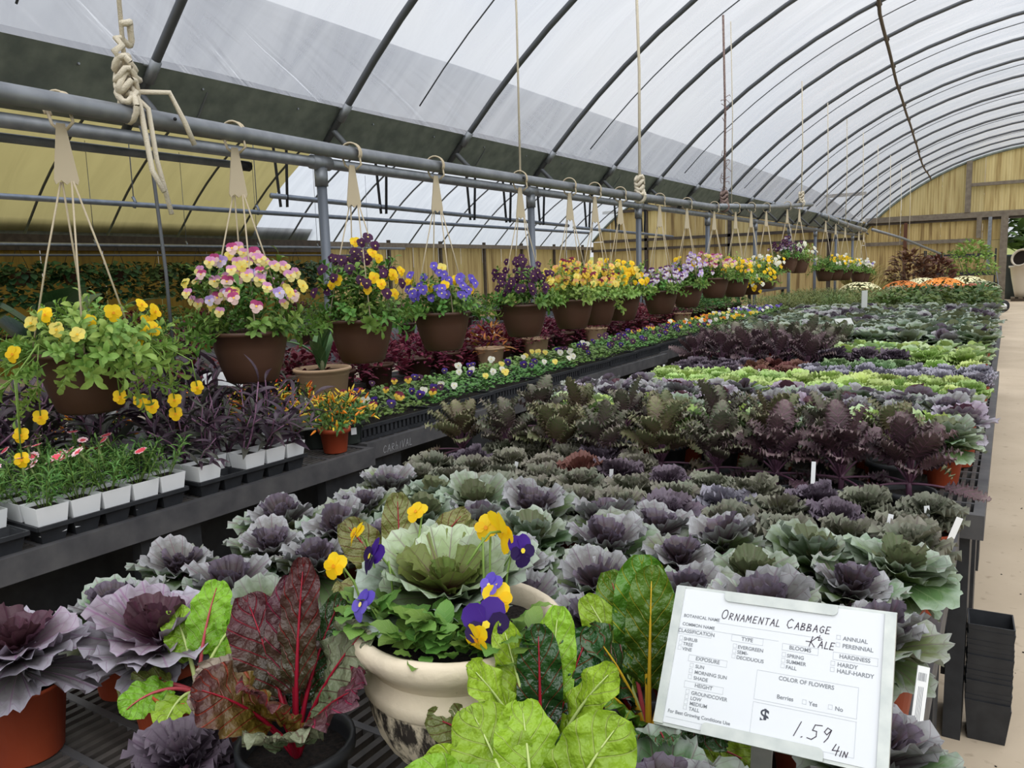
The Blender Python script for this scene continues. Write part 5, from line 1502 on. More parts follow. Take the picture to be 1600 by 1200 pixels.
# ================================================================== PANSY FLATS ALONG THE FRONT OF THE LONG BENCH
PLF = leafmat('pansy_leaf', (84, 124, 52), (124, 160, 88), (160, 188, 130), 'pin', 4, .3, .42, .15, .4, .2, vw=.1, hue=.03)
def flat_foliage(seed, lx=.27, ly=.52, n=330):
    g = random.Random(seed); mb = MB()
    base = [grid_leaf(.030 + .006 * k, .021, .6, -.2, oval, .3, 0, 3, 0, 70 + k, 4, 2, .1, 0, .2) for k in range(3)]
    for i in range(n):
        x, y = g.uniform(-lx / 2, lx / 2), g.uniform(-ly / 2, ly / 2)
        mb.put(base[g.randrange(3)], Mt((x, y, g.uniform(.0, .035)), (g.uniform(-.3, .6), g.uniform(-.3, .3), g.uniform(0, 6.3)), g.uniform(.7, 1.2)))
    return mb.mesh('foliage', PLF)
FFOL = [flat_foliage(80 + k) for k in range(4)]
def flat_tray(lx, ly, h):
    mb = MB()
    a, b = lx / 2, ly / 2
    mb.box((-a, -b, 0), (a, b, .004))
    t = .004
    for s in (-1, 1):
        mb.box((s * a - t / 2, -b, 0), (s * a + t / 2, b, .018)).box((s * a - .006, -b, h - .016), (s * a + .006, b, h))
        mb.box((-a, s * b - t / 2, 0), (a, s * b + t / 2, .018)).box((-a, s * b - .006, h - .016), (a, s * b + .006, h))
        for y in np.arange(-b, b + .001, ly / 18): mb.box((s * a - t / 2, y - .008, .016), (s * a + t / 2, y + .008, h - .014))
        for x in np.arange(-a, a + .001, lx / 9): mb.box((x - .008, s * b - t / 2, .016), (x + .008, s * b + t / 2, h - .014))
    mb.box((-a + .012, -b + .012, .004), (a - .012, b - .012, h - .022))
    return mb.mesh('tray', M_BLACK, False)
FT = flat_tray(.28, .535, .07)
FSOIL = MB().box((-.13, -.255, .048), (.13, .255, .060)).mesh('soil', M_SOIL, False)
pal = [['white', 'deep', 'purple', 'burgundy'], ['white', 'white', 'deep', 'cream'], ['white', 'cream', 'deep'], ['purple', 'deep', 'white'], ['purple', 'deep', 'purple'], ['purple', 'burgundy', 'deep'],
       ['orange', 'yellow', 'white', 'lilac'], ['white', 'orange', 'burgundy', 'yellow'], ['white', 'yellow', 'deep', 'cream'], ['deep', 'white', 'blue'], ['blue', 'white', 'deep']]
y = 2.78; k = 0
while y < 12.0:
    xf = np.interp(y, [2.5, 4.4, 6.3, 8.2, 12.2], [-2.37, -2.42, -2.5, -2.58, -2.66])
    for d in range(2):
        o = thing('pansy_flat', 'black flat of pansies, %s from the pepper plants in the %s' % (nth(k), ('front row along the aisle', 'row behind the front flats')[d]), 'flower tray', (xf - .15 - d * .30, y, ZL), 0, 'pansy flats on the long bench')
        link('tray', FT, o); link('soil', FSOIL, o)
        f = link('foliage', FFOL[(k * 2 + d) % 4], o, (0, 0, .072)); f['kind'] = 'stuff'
        cols = pal[min(int((y - 2.6) / .85), 10)]
        g = random.Random(k * 7 + d)
        for i in range(g.randint(5, 8)):
            linkM('flower', flower_mesh(g.choice(cols), g.randrange(3)), o, aim((.6 + g.uniform(-.3, .3), -.7 + g.uniform(-.3, .3), .55), g.uniform(-.3, .3), (g.uniform(-.12, .12), g.uniform(-.25, .25), .125 + g.uniform(0, .02)), g.uniform(.9, 1.3)))
    y += .545; k += 1

# ================================================================== TAN POTS AND DARK RED FOLIAGE BEHIND THE FLATS
def leafball(name, L, w, n, rx, rz, seed, m, prof=oval, nu=3, nv=2, up=.3):
    g = random.Random(seed); mb = MB()
    ls = [grid_leaf(L * (.8 + .2 * k), w, .3, -.3, prof, .3, .05, 3, 0, seed + k, nu, nv, .1) for k in range(3)]
    for i in range(n):
        a = g.uniform(0, 2 * PI); s = g.uniform(-.15, 1); r = g.uniform(.55, 1) ** .6
        c = math.sqrt(max(0, 1 - s * s))
        p = Vector((rx * r * c * math.cos(a), rx * r * c * math.sin(a), rz * r * max(s, -.1)))
        mb.put(ls[g.randrange(3)], Mt(p, (g.uniform(-.5, .7) + up * s, g.uniform(-.5, .5), a - PI / 2 + g.uniform(-.7, .7)), g.uniform(.7, 1.25)))
    return mb.mesh(name, m)
RF = leafmat('crimson_foliage_leaf', (86, 20, 36), (110, 40, 54), (140, 60, 80), 'pin', 4, .3, .45, .2, .4, .3, hue=.02)
RFB = [leafball('foliage', .042, .02, 260, .17, .17, 90 + k, RF) for k in range(3)]
POT6 = pot_meshes('brown8', .10, .08, .16, M_BROWN)
k = 0
for j, (x, ys) in enumerate([(-3.48, np.arange(2.45, 9.2, .36)), (-3.76, np.arange(2.6, 9.4, .38))]):
    for i, y in enumerate(ys):
        o = thing('crimson_foliage_plant', 'dark crimson foliage plant, %s along, %s row behind the pansies' % (nth(i), nth(j)), 'plant', (x, y + rng.uniform(-.03, .03), ZL), rng.uniform(0, 6), 'crimson foliage plants behind the pansies')
        link('pot', POT6[0], o); link('soil', POT6[1], o)
        link('foliage', RFB[(i + j) % 3], o, (0, 0, .11), (0, 0, i), rng.uniform(1.1, 1.3))['kind'] = 'stuff'
def tanpot(label, x, y, r, h, plant=None, seed=0):
    o = thing('planter', label, 'planter', (x, y, ZL), 0, 'tan planters behind the pansies')
    link('pot', MB().lathe([(.001, 0.001), (r * .72, .001), (r * .74, .01), (r * .92, h * .82), (r * .95, h * .84), (r * .95, h * .9), (r * 1.02, h * .93), (r * 1.04, h * .97), (r * 1.0, h), (r * .93, h), (r * .9, h * .9)], 40).mesh('pot', M_TAN), o)
    link('soil', MB().disc(r * .9, h * .88, 20, bump=.004).mesh('soil', M_SOIL), o)
    return o
SF = leafmat('strap_leaf', (62, 96, 56), (84, 118, 70), (130, 156, 110), 'pin', 3, .3, .35, .1, .5, .1)
def strapleaves(o, z, n, L, w, seed, m=SF, p=(1.3, .6)):
    g = random.Random(seed)
    link('stem', MB().tube([(0, 0, z - .03), (.004, .0, z + L * .3)], .012, 8).mesh('stem', mat('plant_stem', (112, 118, 84), .6)), o)
    for i in range(n):
        geo = grid_leaf(L * g.uniform(.7, 1.1), w, p[0], p[1] - g.uniform(0, .5), oval, .25, .02, 2, 0, seed + i, 10, 4, .15)
        link('leaf', MB().add(*geo[:2], geo[2]).mesh('leaf', m), o, (0, 0, z + L * .12 * (i % 3)), (g.uniform(-.2, .2), 0, 2.4 * i + g.uniform(-.3, .3)))
t1 = tanpot('wide tan pot with a young broad leaved plant behind the peppers', -3.2, 3.10, .155, .235); strapleaves(t1, .21, 6, .30, .075, 5)
t2 = tanpot('tan pot with orange leaved plant behind the pansies', -3.22, 4.80, .11, .18); link('foliage', leafball('foliage', .07, .02, 60, .12, .2, 33, mat('orange_leaf', (196, 104, 40), .5, transl=.2, noise=(20, (120, 110, 50), .2)), lance), t2, (0, 0, .16))['kind'] = 'stuff'
for i, y in enumerate([5.5, 6.6, 8.9]):
    t = tanpot('tan pot under the hanging baskets, %s past the orange leaved one' % nth(i), -3.24, y, .11, .19)
    link('foliage', RFB[i], t, (0, 0, .17), (0, 0, i), .7)['kind'] = 'stuff'
GF = leafmat('mid_green_leaf', (58, 92, 40), (92, 128, 62), (130, 160, 96), 'pin', 4, .3, .45, .2, .4, .25, hue=.04)
GFB = [leafball('foliage', .045, .02, 240, .18, .18, 120 + k, GF) for k in range(3)]
YFM = mat('yellow_bloom', (240, 196, 40), .6, rnd=.1)
for j, x in enumerate([-3.5, -3.78]):
    for i, y in enumerate(np.arange(9.5, 12.1, .4)):
        o = thing('bushy_bedding_plant', 'green bushy plant past the crimson foliage, %s along, %s row' % (nth(i), nth(j)), 'plant', (x, y, ZL), rng.uniform(0, 6), 'green bushes past the crimson foliage')
        link('pot', POT6[0], o); link('soil', POT6[1], o)
        link('foliage', GFB[(i + j) % 3], o, (0, 0, .15), (0, 0, i), 1.0)['kind'] = 'stuff'

# ================================================================== NEAR END OF THE LONG BENCH: DIANTHUS, PURPLE HEART, PEPPERS
def cell_tray(nx, ny, c, h, seed=0):
    mb = MB()
    X, Y = nx * c / 2, ny * c / 2
    for i in range(nx + 1): mb.box((-X + i * c - .004, -Y, h - .012), (-X + i * c + .004, Y, h))
    for j in range(ny + 1): mb.box((-X, -Y + j * c - .004, h - .012), (X, -Y + j * c + .004, h))
    for i in range(nx):
        for j in range(ny):
            cx, cy = -X + (i + .5) * c, -Y + (j + .5) * c
            v, f = sq_shell(c / 2 - .005, c / 2 - .016, 0, h - .002, .003)
            mb.add([(a + cx, b + cy, z) for a, b, z in v], f)
    return mb.mesh('tray', M_BLACK, False)
CT = .096
CTM = cell_tray(4, 5, CT, .055)
WPOT = MB().add(*sq_shell(.046, .036, 0, .085, .0025)).mesh('pot', M_WHITE, False)
WSOIL = MB().box((-.041, -.041, .06), (.041, .041, .074)).mesh('soil', M_SOIL, False)
DL = leafmat('dianthus_leaf', (70, 108, 48), (104, 146, 72), (140, 170, 100), 'pin', 2, .2, .45, .2, .4, .15)
DSH = [shoot_mesh('shoot', [DL, M_STEM], .11 + .02 * k, 16, .042, .0065, 60 + k, lance, 3, 2, .2) for k in range(3)]
M_DF = [mat('dianthus_petal', (226, 84, 100), .6, rnd=.15), mat('dianthus_edge', (244, 206, 212), .6), mat('dianthus_calyx', (120, 140, 80), .6)]
def dianthus_flower(k):
    mb = MB(); g = random.Random(k)
    n = 10
    v = [(0, 0, 0)]
    for rr, z in ((.008, .002), (.0125, .0035), (.015, .003)):
        for i in range(n * 2):
            a = PI * i / n; q = rr * (1 + (.12 if i % 2 else -.12))
            v.append((q * math.cos(a), q * math.sin(a), z + g.uniform(-.001, .001)))
    m = n * 2
    mb.add(v, [(0, 1 + i, 1 + (i + 1) % m) for i in range(m)], mi=0)
    mb.add(v, [(1 + i, 1 + m + i, 1 + m + (i + 1) % m, 1 + (i + 1) % m) for i in range(m)], mi=k % 2)
    mb.add(v, [(1 + m + i, 1 + 2 * m + i, 1 + 2 * m + (i + 1) % m, 1 + m + (i + 1) % m) for i in range(m)], mi=1)
    mb.tube([(0, 0, 0), (0, 0, -.02), (.004, 0, -.06)], [.004, .003, .0012], 5, mi=2)
    return mb.mesh('flower', M_DF)
DFL = [dianthus_flower(k) for k in range(3)]
def trayat(label, x, y):
    o = thing('cell_tray', label, 'tray', (x, y, ZL)); link('tray_body', CTM, o); return o
TX = -2.265 - .2
trays = [(TX, .82, 'empty ended black cell tray at the near end of the long bench'), (TX, 1.325, 'black cell tray under the pink dianthus'), (TX, 1.85, 'black cell tray under the purple heart pots'), (TX - .40, 1.0, 'inner black cell tray behind the dianthus'), (TX - .40, 1.52, 'inner black cell tray behind the purple heart'), (TX - .40, 2.05, 'inner black cell tray beside the white label'), (TX - .8, 1.3, 'third row black cell tray under purple foliage'), (TX - .8, 1.85, 'third row black cell tray by the gutter posts')]
for x, y, l in trays: trayat(l, x, y)
cnt = 0
def dianthus(x, y, lab, fl):
    g = random.Random(int(x * 1000) * 31 + int(y * 1000))
    o = thing('dianthus', lab, 'dianthus', (x, y, ZL + .022), g.uniform(-.03, .03), 'dianthus pots')
    link('pot', WPOT, o); link('soil', WSOIL, o)
    for i in range(11):
        a = g.uniform(0, 6.3); r = g.uniform(0, .03)
        linkM('shoot', DSH[g.randrange(3)], o, aim((math.cos(a) * .5, math.sin(a) * .5, 1), g.uniform(0, 6), (r * math.cos(a), r * math.sin(a), .068), g.uniform(.7, 1.05)))
    for i in range(fl):
        linkM('flower', DFL[g.randrange(3)], o, aim((g.uniform(-.3, .5), g.uniform(-.7, .1), .8), 0, (g.uniform(-.05, .05), g.uniform(-.05, .05), .19 + g.uniform(-.02, .03)), g.uniform(.9, 1.3)))
# dianthus pots: (column from the edge, row along the bench)
def cell(x0, y0, i, j): return x0 + (1.5 - i) * CT, y0 + (-2 + j) * CT
for j in range(5):
    for i in range(4):
        x, y = cell(TX, 1.325, i, j)
        if j == 4 and i > 0: continue
        dianthus(x, y, 'pink dianthus in a white pot, %s from the aisle, %s in the full tray' % (nth(i), nth(j)), rng.choice([1, 2, 3]) if i else rng.choice([0, 0, 1]))
for (i, j) in [(1, 4), (2, 4), (1, 3), (2, 3), (3, 4), (3, 3), (3, 2), (0, 4)][:7]:
    x, y = cell(TX, .82, i, j)
    dianthus(x, y, 'dianthus in a white pot in the part empty tray, %s from the aisle, %s along' % (nth(i), nth(j)), rng.choice([1, 2]))
# purple heart
PH = [leafmat('purple_heart_leaf', (62, 48, 62), (74, 58, 70), (112, 84, 106), 'pin', 2, .25, .38, .12, .4, .22, hue=.04, spec=.45),
      leafmat('purple_heart_leaf_green', (66, 72, 58), (80, 80, 72), (104, 96, 98), 'pin', 2, .25, .38, .12, .4, .2, hue=.04, spec=.45)]
PHL = [grid_leaf(.10 + .02 * k, .026, .75, -.35 + .2 * k, lance, .5, .02, 2, 0, 410 + k, 8, 2, .35) for k in range(3)]
PHM = [[MB().add(*g_[:2], g_[2]).mesh('leaf', m) for g_ in PHL] for m in PH]
def ph_stem(h, bx, by):
    f = lambda t: (bx * t * t, by * t * t, h * t)
    return f, MB().tube([f(t) for t in (0, .3, .6, 1)], [.0032, .003, .0026, .002], 5).mesh('stem', mat('purple_heart_stem', (128, 92, 118), .5))
PHS = [ph_stem(*a) for a in [(.20, .05, .02), (.24, -.03, .06), (.17, .08, -.05), (.22, .0, -.09)]]
def purple_heart(x, y, lab, n=3, s=1.0, lean=(0, 0)):
    g = random.Random(int(x * 1000) * 17 + int(y * 1000))
    o = thing('purple_heart', lab, 'purple heart', (x, y, ZL + .022), 0, 'purple heart pots')
    link('pot', WPOT, o); link('soil', WSOIL, o)
    for q in range(n):
        f, me = PHS[g.randrange(4)]
        S = linkM('stem', me, o, aim((g.uniform(-.4, .4) + lean[0], g.uniform(-.4, .4) + lean[1], 1), g.uniform(0, 6), (g.uniform(-.02, .02), g.uniform(-.02, .02), .068), s * g.uniform(.8, 1.1)))
        for i in range(8):
            t = .12 + .88 * i / 7
            linkM('leaf', PHM[0 if g.random() < .7 else 1][g.randrange(3)], S, Mt(f(t), (g.uniform(-.2, .2) + .25 * t, g.uniform(-.3, .3), i * 2.3 + g.uniform(-.5, .5)), g.uniform(.7, 1.1) * (1 - .3 * t)))
for j in range(5):
    for i in range(4):
        x, y = cell(TX, 1.85, i, j)
        if i == 0 and j in (0, 1): continue
        if (i + j) % 2 and i > 1: continue
        purple_heart(x, y, 'purple heart in a white pot, %s from the aisle, %s in its tray' % (nth(i), nth(j)), 3 if i == 0 else 4, 1.1, (.3 if i < 2 else 0, -.2))
x, y = cell(TX, 1.85, 0, 0); purple_heart(x + .0, y, 'low purple heart at the corner of its tray next to the dianthus', 2, .7, (.5, -.3))
for q, (cx, cy) in enumerate([(TX - .40, 1.0), (TX - .40, 1.52), (TX - .40, 2.05), (TX - .8, 1.3), (TX - .8, 1.85)]):
    for j in range(5):
        for i in range(4):
            if (i * 2 + j + q) % 3: continue
            x, y = cell(cx, cy, i, j)
            purple_heart(x, y, 'purple heart in the %s inner tray, %s from the aisle, %s along' % (nth(q), nth(i), nth(j)), 4, 1.35)
# ornamental peppers
PM = [mat('pepper_orange', (240, 140, 36), .35, rnd=.12), mat('pepper_yellow', (238, 206, 70), .35, rnd=.12), mat('pepper_red', (206, 50, 30), .35)]
PEP = [MB().lathe([(.0005, 0), (.0035, .002), (.0042, .008), (.0030, .020), (.0004, .030)], 7).mesh('pepper', m) for m in PM]
PSH = [shoot_mesh('shoot', [GF, M_STEM], .10 + .02 * k, 10, .036, .012, 130 + k, lance, 3, 2) for k in range(3)]
def pepper(lab, x, y, pot, ps, n, seed, w=(3, 3, 0), s=1.0, z=ZL):
    g = random.Random(seed)
    o = thing('ornamental_pepper', lab, 'pepper plant', (x, y, z), 0, 'ornamental peppers')
    link('pot', pot[0], o); link('soil', pot[1], o)
    for i in range(18):
        a = g.uniform(0, 6.3); el = g.uniform(.3, 1.4)
        linkM('shoot', PSH[g.randrange(3)], o, aim((math.cos(a) * math.cos(el), math.sin(a) * math.cos(el), math.sin(el)), g.uniform(0, 6), (.02 * math.cos(a), .02 * math.sin(a), ps), s * g.uniform(.8, 1.1)))
    ks = [i for i, q in enumerate(w) for _ in range(q)]
    for i in range(n):
        a = g.uniform(0, 6.3); el = math.asin(g.uniform(.0, 1)); R_ = .125 * s
        p = (R_ * math.cos(a) * math.cos(el), R_ * math.sin(a) * math.cos(el), ps + .02 + R_ * math.sin(el))
        linkM('pepper', PEP[g.choice(ks)], o, aim((math.cos(a) * .6, math.sin(a) * .6, g.uniform(-.3, 1.2)), 0, p, g.uniform(.8, 1.3) * s))
    return o
POTP = pot_meshes('red45', .062, .048, .105, M_TERRA)
pepper('orange and yellow pepper plant in a red pot at the bench edge', -2.36, 2.33, POTP, .09, 60, 3, (3, 4, 0), 1.0)
POTG = pot_meshes('greygreen5', .066, .054, .10, mat('slate_pot', (64, 72, 68), .5))
for i, (x, y) in enumerate([(-2.44, 2.50), (-2.50, 2.37)]):
    o = pepper('yellow pepper plant in a dark pot beside the red potted one, %s of two' % nth(i), x, y, POTG, .085, 56, 5 + i, (3, 4, 0), 1.0, ZL + (.012 if False else 0))
    if i == 0: link('price_sticker', MB().box((.062, -.012, .045), (.0645, .012, .075)).mesh('price_sticker', M_WHITE, False), o, (0, 0, 0), (0, 0, -.5))
for i, (x, y) in enumerate([(-2.86, 2.36), (-2.72, 2.30), (-2.98, 2.5), (-2.84, 2.55), (-3.05, 1.72), (-3.1, 2.3)]):
    pepper('pepper plant behind the purple heart, %s towards the gutter posts' % nth(i), x, y, POTP, .09, 40, 15 + i, (3, 3, 1), 1.05)
# white blank labels on stakes
def label_card(lab, x, y, z0, w, h, H, rz, tilt=0):
    o = thing('label_card', lab, 'label', (x, y, z0), rz)
    link('stake', MB().box((-.008, -.003, 0), (.008, .003, H)).mesh('stake', M_WHITE, False), o)
    link('card', MB().box((-w / 2, -.002, -h / 2), (w / 2, .002, h / 2)).mesh('card', M_WHITE, False), o, (0, -.008, H), (tilt, .12, 0))
label_card('blank white label card on a stake above the purple heart', -2.9, 2.22, ZL + .0, .17, .07, .30, .75, -.7)
label_card('white label card half covered below the nearest basket', -2.92, 1.66, ZL, .14, .07, .265, .75, -.6)

# ================================================================== FAR END: GREENS, MUMS, SHELVES
LG = [leafmat('leafy_greens', (60, 82, 40), (88, 112, 58), (130, 150, 96), 'pin', 3, .3, .5, .2, .4, .3, hue=.05), leafmat('wispy_greens', (92, 108, 58), (122, 136, 78), (150, 160, 110), 'pin', 2, .3, .5, .2, .4, .25, hue=.04)]
LGB = [[leafball('foliage', .07, .045, 90, .20, .17, 140 + k, LG[0]) for k in range(3)], [leafball('foliage', .07, .008, 260, .20, .16, 150 + k, LG[1], lance, 3, 1) for k in range(3)]]
POT7 = pot_meshes('black7', .09, .07, .12, M_BLACK)
for j, y in enumerate(np.arange(12.5, 16.5, .42)):
    for i, x in enumerate(np.arange(-.4, -3.3, -.36)):
        w = 1 if x < -1.75 else 0
        o = thing('leafy_green_plant', '%s beyond the blue green cabbages, %s from the path, %s row' % (('dark leafy plant', 'wispy green plant')[w], nth(i), nth(j)), 'plant', (x, y + rng.uniform(-.04, .04), .66), rng.uniform(0, 6), 'greens beyond the cabbages')
        link('pot', POT7[0], o); link('soil', POT7[1], o)
        link('foliage', LGB[w][(i + j) % 3], o, (0, 0, .13), (0, 0, 0), rng.uniform(1.1, 1.35))['kind'] = 'stuff'
# chrysanthemum domes
def mum_meshes(key, bloom, rb, n):
    g = random.Random(hash(key) % 1000 if False else len(key) * 13)
    fol = leafball('foliage', .05, .03, 240, rb, rb * .62, 170 + len(key), leafmat('mum_leaf', (54, 78, 42), (80, 106, 58), (110, 130, 84), 'pin', 3, .3, .5, .15, .4, .2))
    mb = MB()
    for i in range(n):
        a = g.uniform(0, 2 * PI); s = g.uniform(.12, 1); c = math.sqrt(1 - s * s)
        p = Vector((rb * 1.04 * c * math.cos(a), rb * 1.04 * c * math.sin(a), rb * .68 * s))
        d = Vector((c * math.cos(a), c * math.sin(a), s * 1.3 + .2))
        M = aim(d, g.uniform(0, 1), p, g.uniform(.8, 1.2))
        v = [(0, 0, .006)] + [(.020 * math.cos(t), .020 * math.sin(t), 0) for t in np.linspace(0, 2 * PI, 8)[:-1]]
        mb.put((np.array(v), [(0, 1 + q, 1 + (q + 1) % 7) for q in range(7)], np.zeros((8, 2))), M)
    return fol, mb.mesh('blooms', bloom)
MB_ = {'cream': mum_meshes('cream', mat('cream_bloom', (236, 230, 180), .6), .42, 420), 'rust': mum_meshes('rusty', mat('rust_bloom', (206, 116, 40), .6), .44, 900), 'orange': mum_meshes('orange', mat('orange_bloom', (226, 134, 40), .6), .46, 1000),
       'ivory': mum_meshes('ivory12', mat('ivory_bloom', (246, 236, 186), .6), .44, 900), 'bud': mum_meshes('budding', mat('red_bud', (168, 84, 60), .6), .36, 420), 'grey': mum_meshes('greyish', mat('grey_bud', (142, 150, 120), .6), .36, 300), 'mauve': mum_meshes('mauvemum', mat('mauve_bud', (152, 112, 104), .6), .38, 380)}
POTM = pot_meshes('mum', .17, .13, .2, M_BLACK)
for lab, k, x, y, z, s in [('large dark mum dotted with cream flowers near the sign board', 'cream', -2.75, 18.6, .6, 1.15), ('rusty orange mum dome next to the cream dotted one', 'rust', -2.0, 19.4, .6, 1.05), ('pale ivory mum dome behind the orange ones', 'ivory', -1.75, 21.2, .6, 1.1),
                           ('bright orange mum dome in the middle of the mums', 'orange', -1.25, 19.6, .6, 1.15), ('cream rimmed mum dome nearest the doorway', 'cream', -.85, 20.9, .6, 1.25), ('red budded mum in the front row by the greens', 'bud', -2.55, 17.8, .58, .9), ('second red budded mum in the front row', 'bud', -1.5, 17.7, .58, .9), ('grey green mum in the front row', 'grey', -1.95, 18.0, .6, 1.0),
                           ('mauve budded mum in the front row', 'mauve', -1.15, 18.0, .6, 1.0), ('red budded mum nearest the path', 'bud', -.6, 18.3, .6, 1.05), ('green mum beside the doorway end of the bench', 'grey', -.5, 19.7, .6, 1.1)]:
    o = thing('chrysanthemum', lab, 'chrysanthemum', (x, y, z), rng.uniform(0, 6), 'chrysanthemum domes')
    link('pot', POTM[0], o); link('soil', POTM[1], o)
    f, b_ = MB_[k]
    link('foliage', f, o, (0, 0, .14), (0, 0, 0), s * .95)['kind'] = 'stuff'; link('blooms', b_, o, (0, 0, .14), (0, 0, 0), s * .95)['kind'] = 'stuff'
# tall grasses and red leaved shrub behind the mums
def grass(lab, x, y, h, n, m, seed, z=0):
    g = random.Random(seed); mb = MB()
    for i in range(n):
        a = g.uniform(0, 6.3); L = h * g.uniform(.7, 1.1)
        mb.put(grid_leaf(L, .03, g.uniform(1.1, 1.5), g.uniform(-.4, .6), lance, 0, 0, 1, 0, i, 6, 1), Mt((g.uniform(-.08, .08), g.uniform(-.08, .08), 0), (0, 0, a)))
    o = thing('ornamental_grass', lab, 'grass', (x, y, z)); link('pot', POTM[0], o); link('soil', POTM[1], o)
    link('blades', mb.mesh('blades', m), o, (0, 0, .17))['kind'] = 'stuff'
M_GR = mat('straw_grass', (176, 166, 104), .7, transl=.2, rnd=.1)
grass('straw coloured grass clump behind the mums', -3.1, 21.5, .95, 160, M_GR, 1, .6); grass('second straw grass clump nearer the baskets', -3.2, 20.4, .85, 150, M_GR, 2, .6); grass('tall yellow grass by the gable beam', -3.3, 24.3, 1.5, 120, M_GR, 3)
def shrub(lab, x, y, h, r, m, L, w, n, seed, name='shrub', z=0):
    o = thing(name, lab, 'shrub', (x, y, z)); link('pot', POTM[0], o); link('soil', POTM[1], o)
    mb = MB(); g = random.Random(seed)
    for i in range(6):
        a = i * 1.05; mb.tube([(0, 0, .15), (r * .3 * math.cos(a), r * .3 * math.sin(a), h * .5), (r * .7 * math.cos(a), r * .7 * math.sin(a), h * .9)], [.014, .01, .005], 5)
    link('branches', mb.mesh('branches', M_DWOOD), o)
    link('foliage', leafball('foliage', L, w, n, r, h * .45, seed, m, oval), o, (0, 0, h * .55))['kind'] = 'stuff'
RSM = leafmat('red_shrub_leaf', (96, 58, 48), (120, 84, 62), (140, 100, 80), 'pin', 3, .3, .5, .2, .4, .2)
shrub('reddish brown leaved shrub behind the mums', -2.35, 24.4, 1.75, .55, RSM, .17, .08, 420, 21)
shrub('second red brown shrub nearer the shelf', -1.75, 25.0, 1.6, .5, RSM, .17, .08, 400, 22)
shrub('bright green shrub in front of the black shelf', -.95, 26.4, 2.0, .62, leafmat('bright_shrub_leaf', (110, 144, 60), (140, 170, 84), (160, 190, 110), 'pin', 3, .3, .5, .25, .4, .15), .15, .07, 460, 23)
# black shelving rack with seedling trays
rk = thing('shelf_rack', 'black metal shelf rack with seedling trays against the gable', 'shelf', (-1.35, 28.3, 0))
for x in (-.95, .95):
    for y in (-.3, .3): link('upright', MB().box((x - .02, y - .02, 0), (x + .02, y + .02, 1.75)).mesh('upright', M_BLACK, False), rk)
for z in (.35, .95, 1.5): link('shelf', MB().box((-.95, -.3, z), (.95, .3, z + .05)).mesh('shelf', M_BLACK, False), rk)
SEED = leafball('foliage', .06, .03, 120, .28, .12, 199, GF)
for z in (.95, 1.5):
    for i in range(4):
        o = thing('seedling_tray', 'tray of green seedlings, %s from the doorway on the %s rack shelf' % (nth(3 - i), 'top' if z > 1.2 else 'middle'), 'seedling tray', (-1.35 - .68 + i * .45, 28.3, z + .05), 0, 'seedling trays on the rack')
        link('tray', MB().box((-.2, -.26, 0), (.2, .26, .06)).mesh('tray', M_BLACK, False), o); link('foliage', SEED, o, (0, 0, .06), (0, 0, i), (.7, .9, .9))['kind'] = 'stuff'

# ================================================================== OUTSIDE THE DOORWAY
def glazed(lab, x, y, r, h, m, z=0, lie=False):
    o = thing('garden_pot', lab, 'pot', (x, y, z))
    link('pot_body', MB().lathe([(.001, .001), (r * .6, .001), (r * .7, h * .2), (r * .88, h * .6), (r * .98, h * .92), (r * 1.08, h * .94), (r * 1.08, h), (r * .95, h), (r * .9, h * .9), (r * .5, h * .1)], 28).mesh('pot_body', m), o)
    if lie: o.rotation_euler = (0, 1.45, .8)
    return o
M_TEAL = mat('teal_glaze', (52, 92, 98), .25, noise=(4, (70, 112, 112), .3)); M_WGL = mat('white_glaze', (214, 208, 196), .4); M_DKGL = mat('dark_glaze', (40, 54, 60), .25)
def pallet(lab, x, y):
    o = thing('pallet', lab, 'pallet', (x, y, 0))
    for i in range(5): link('plank', MB().box((-.5 + i * .22, -.45, .1), (-.5 + i * .22 + .12, .45, .125)).mesh('plank', M_WOOD, False), o)
    for q in (-.4, 0, .4): link('bearer', MB().box((-.5, q - .05, 0), (.5, q + .05, .1)).mesh('bearer', M_DWOOD, False), o)
pallet('wooden pallet under the white glazed pot outside the doorway', .55, 31.6); pallet('wooden pallet under the teal pots outside', 1.75, 31.8)
glazed('tall white glazed garden pot outside the doorway', .45, 31.6, .47, 1.05, M_WGL, .125)
glazed('tall teal glazed pot beside the white pot outside', 1.4, 31.7, .42, 1.1, M_TEAL, .125)
glazed('dark round pot standing behind the white pot', .15, 32.9, .5, 1.55, M_DKGL); glazed('teal pot behind the outdoor pots', 1.15, 33.0, .40, 1.5, M_TEAL); glazed('second teal pot stacked farther back', 2.2, 33.1, .5, 1.7, M_TEAL)
o = thing('garden_pot', 'pot lying on its side with a white rim atop the white pot', 'pot', (.32, 31.3, 1.40)); o.rotation_euler = (1.25, 0, -.5)
link('pot_body', MB().lathe([(.001, -.26), (.24, -.26), (.30, .1), (.30, .14), (.25, .14), (.22, -.2), (.001, -.22)], 28).mesh('pot_body', M_WGL), o); link('soil', MB().disc(.25, .09, 20).mesh('soil', M_SOIL), o)
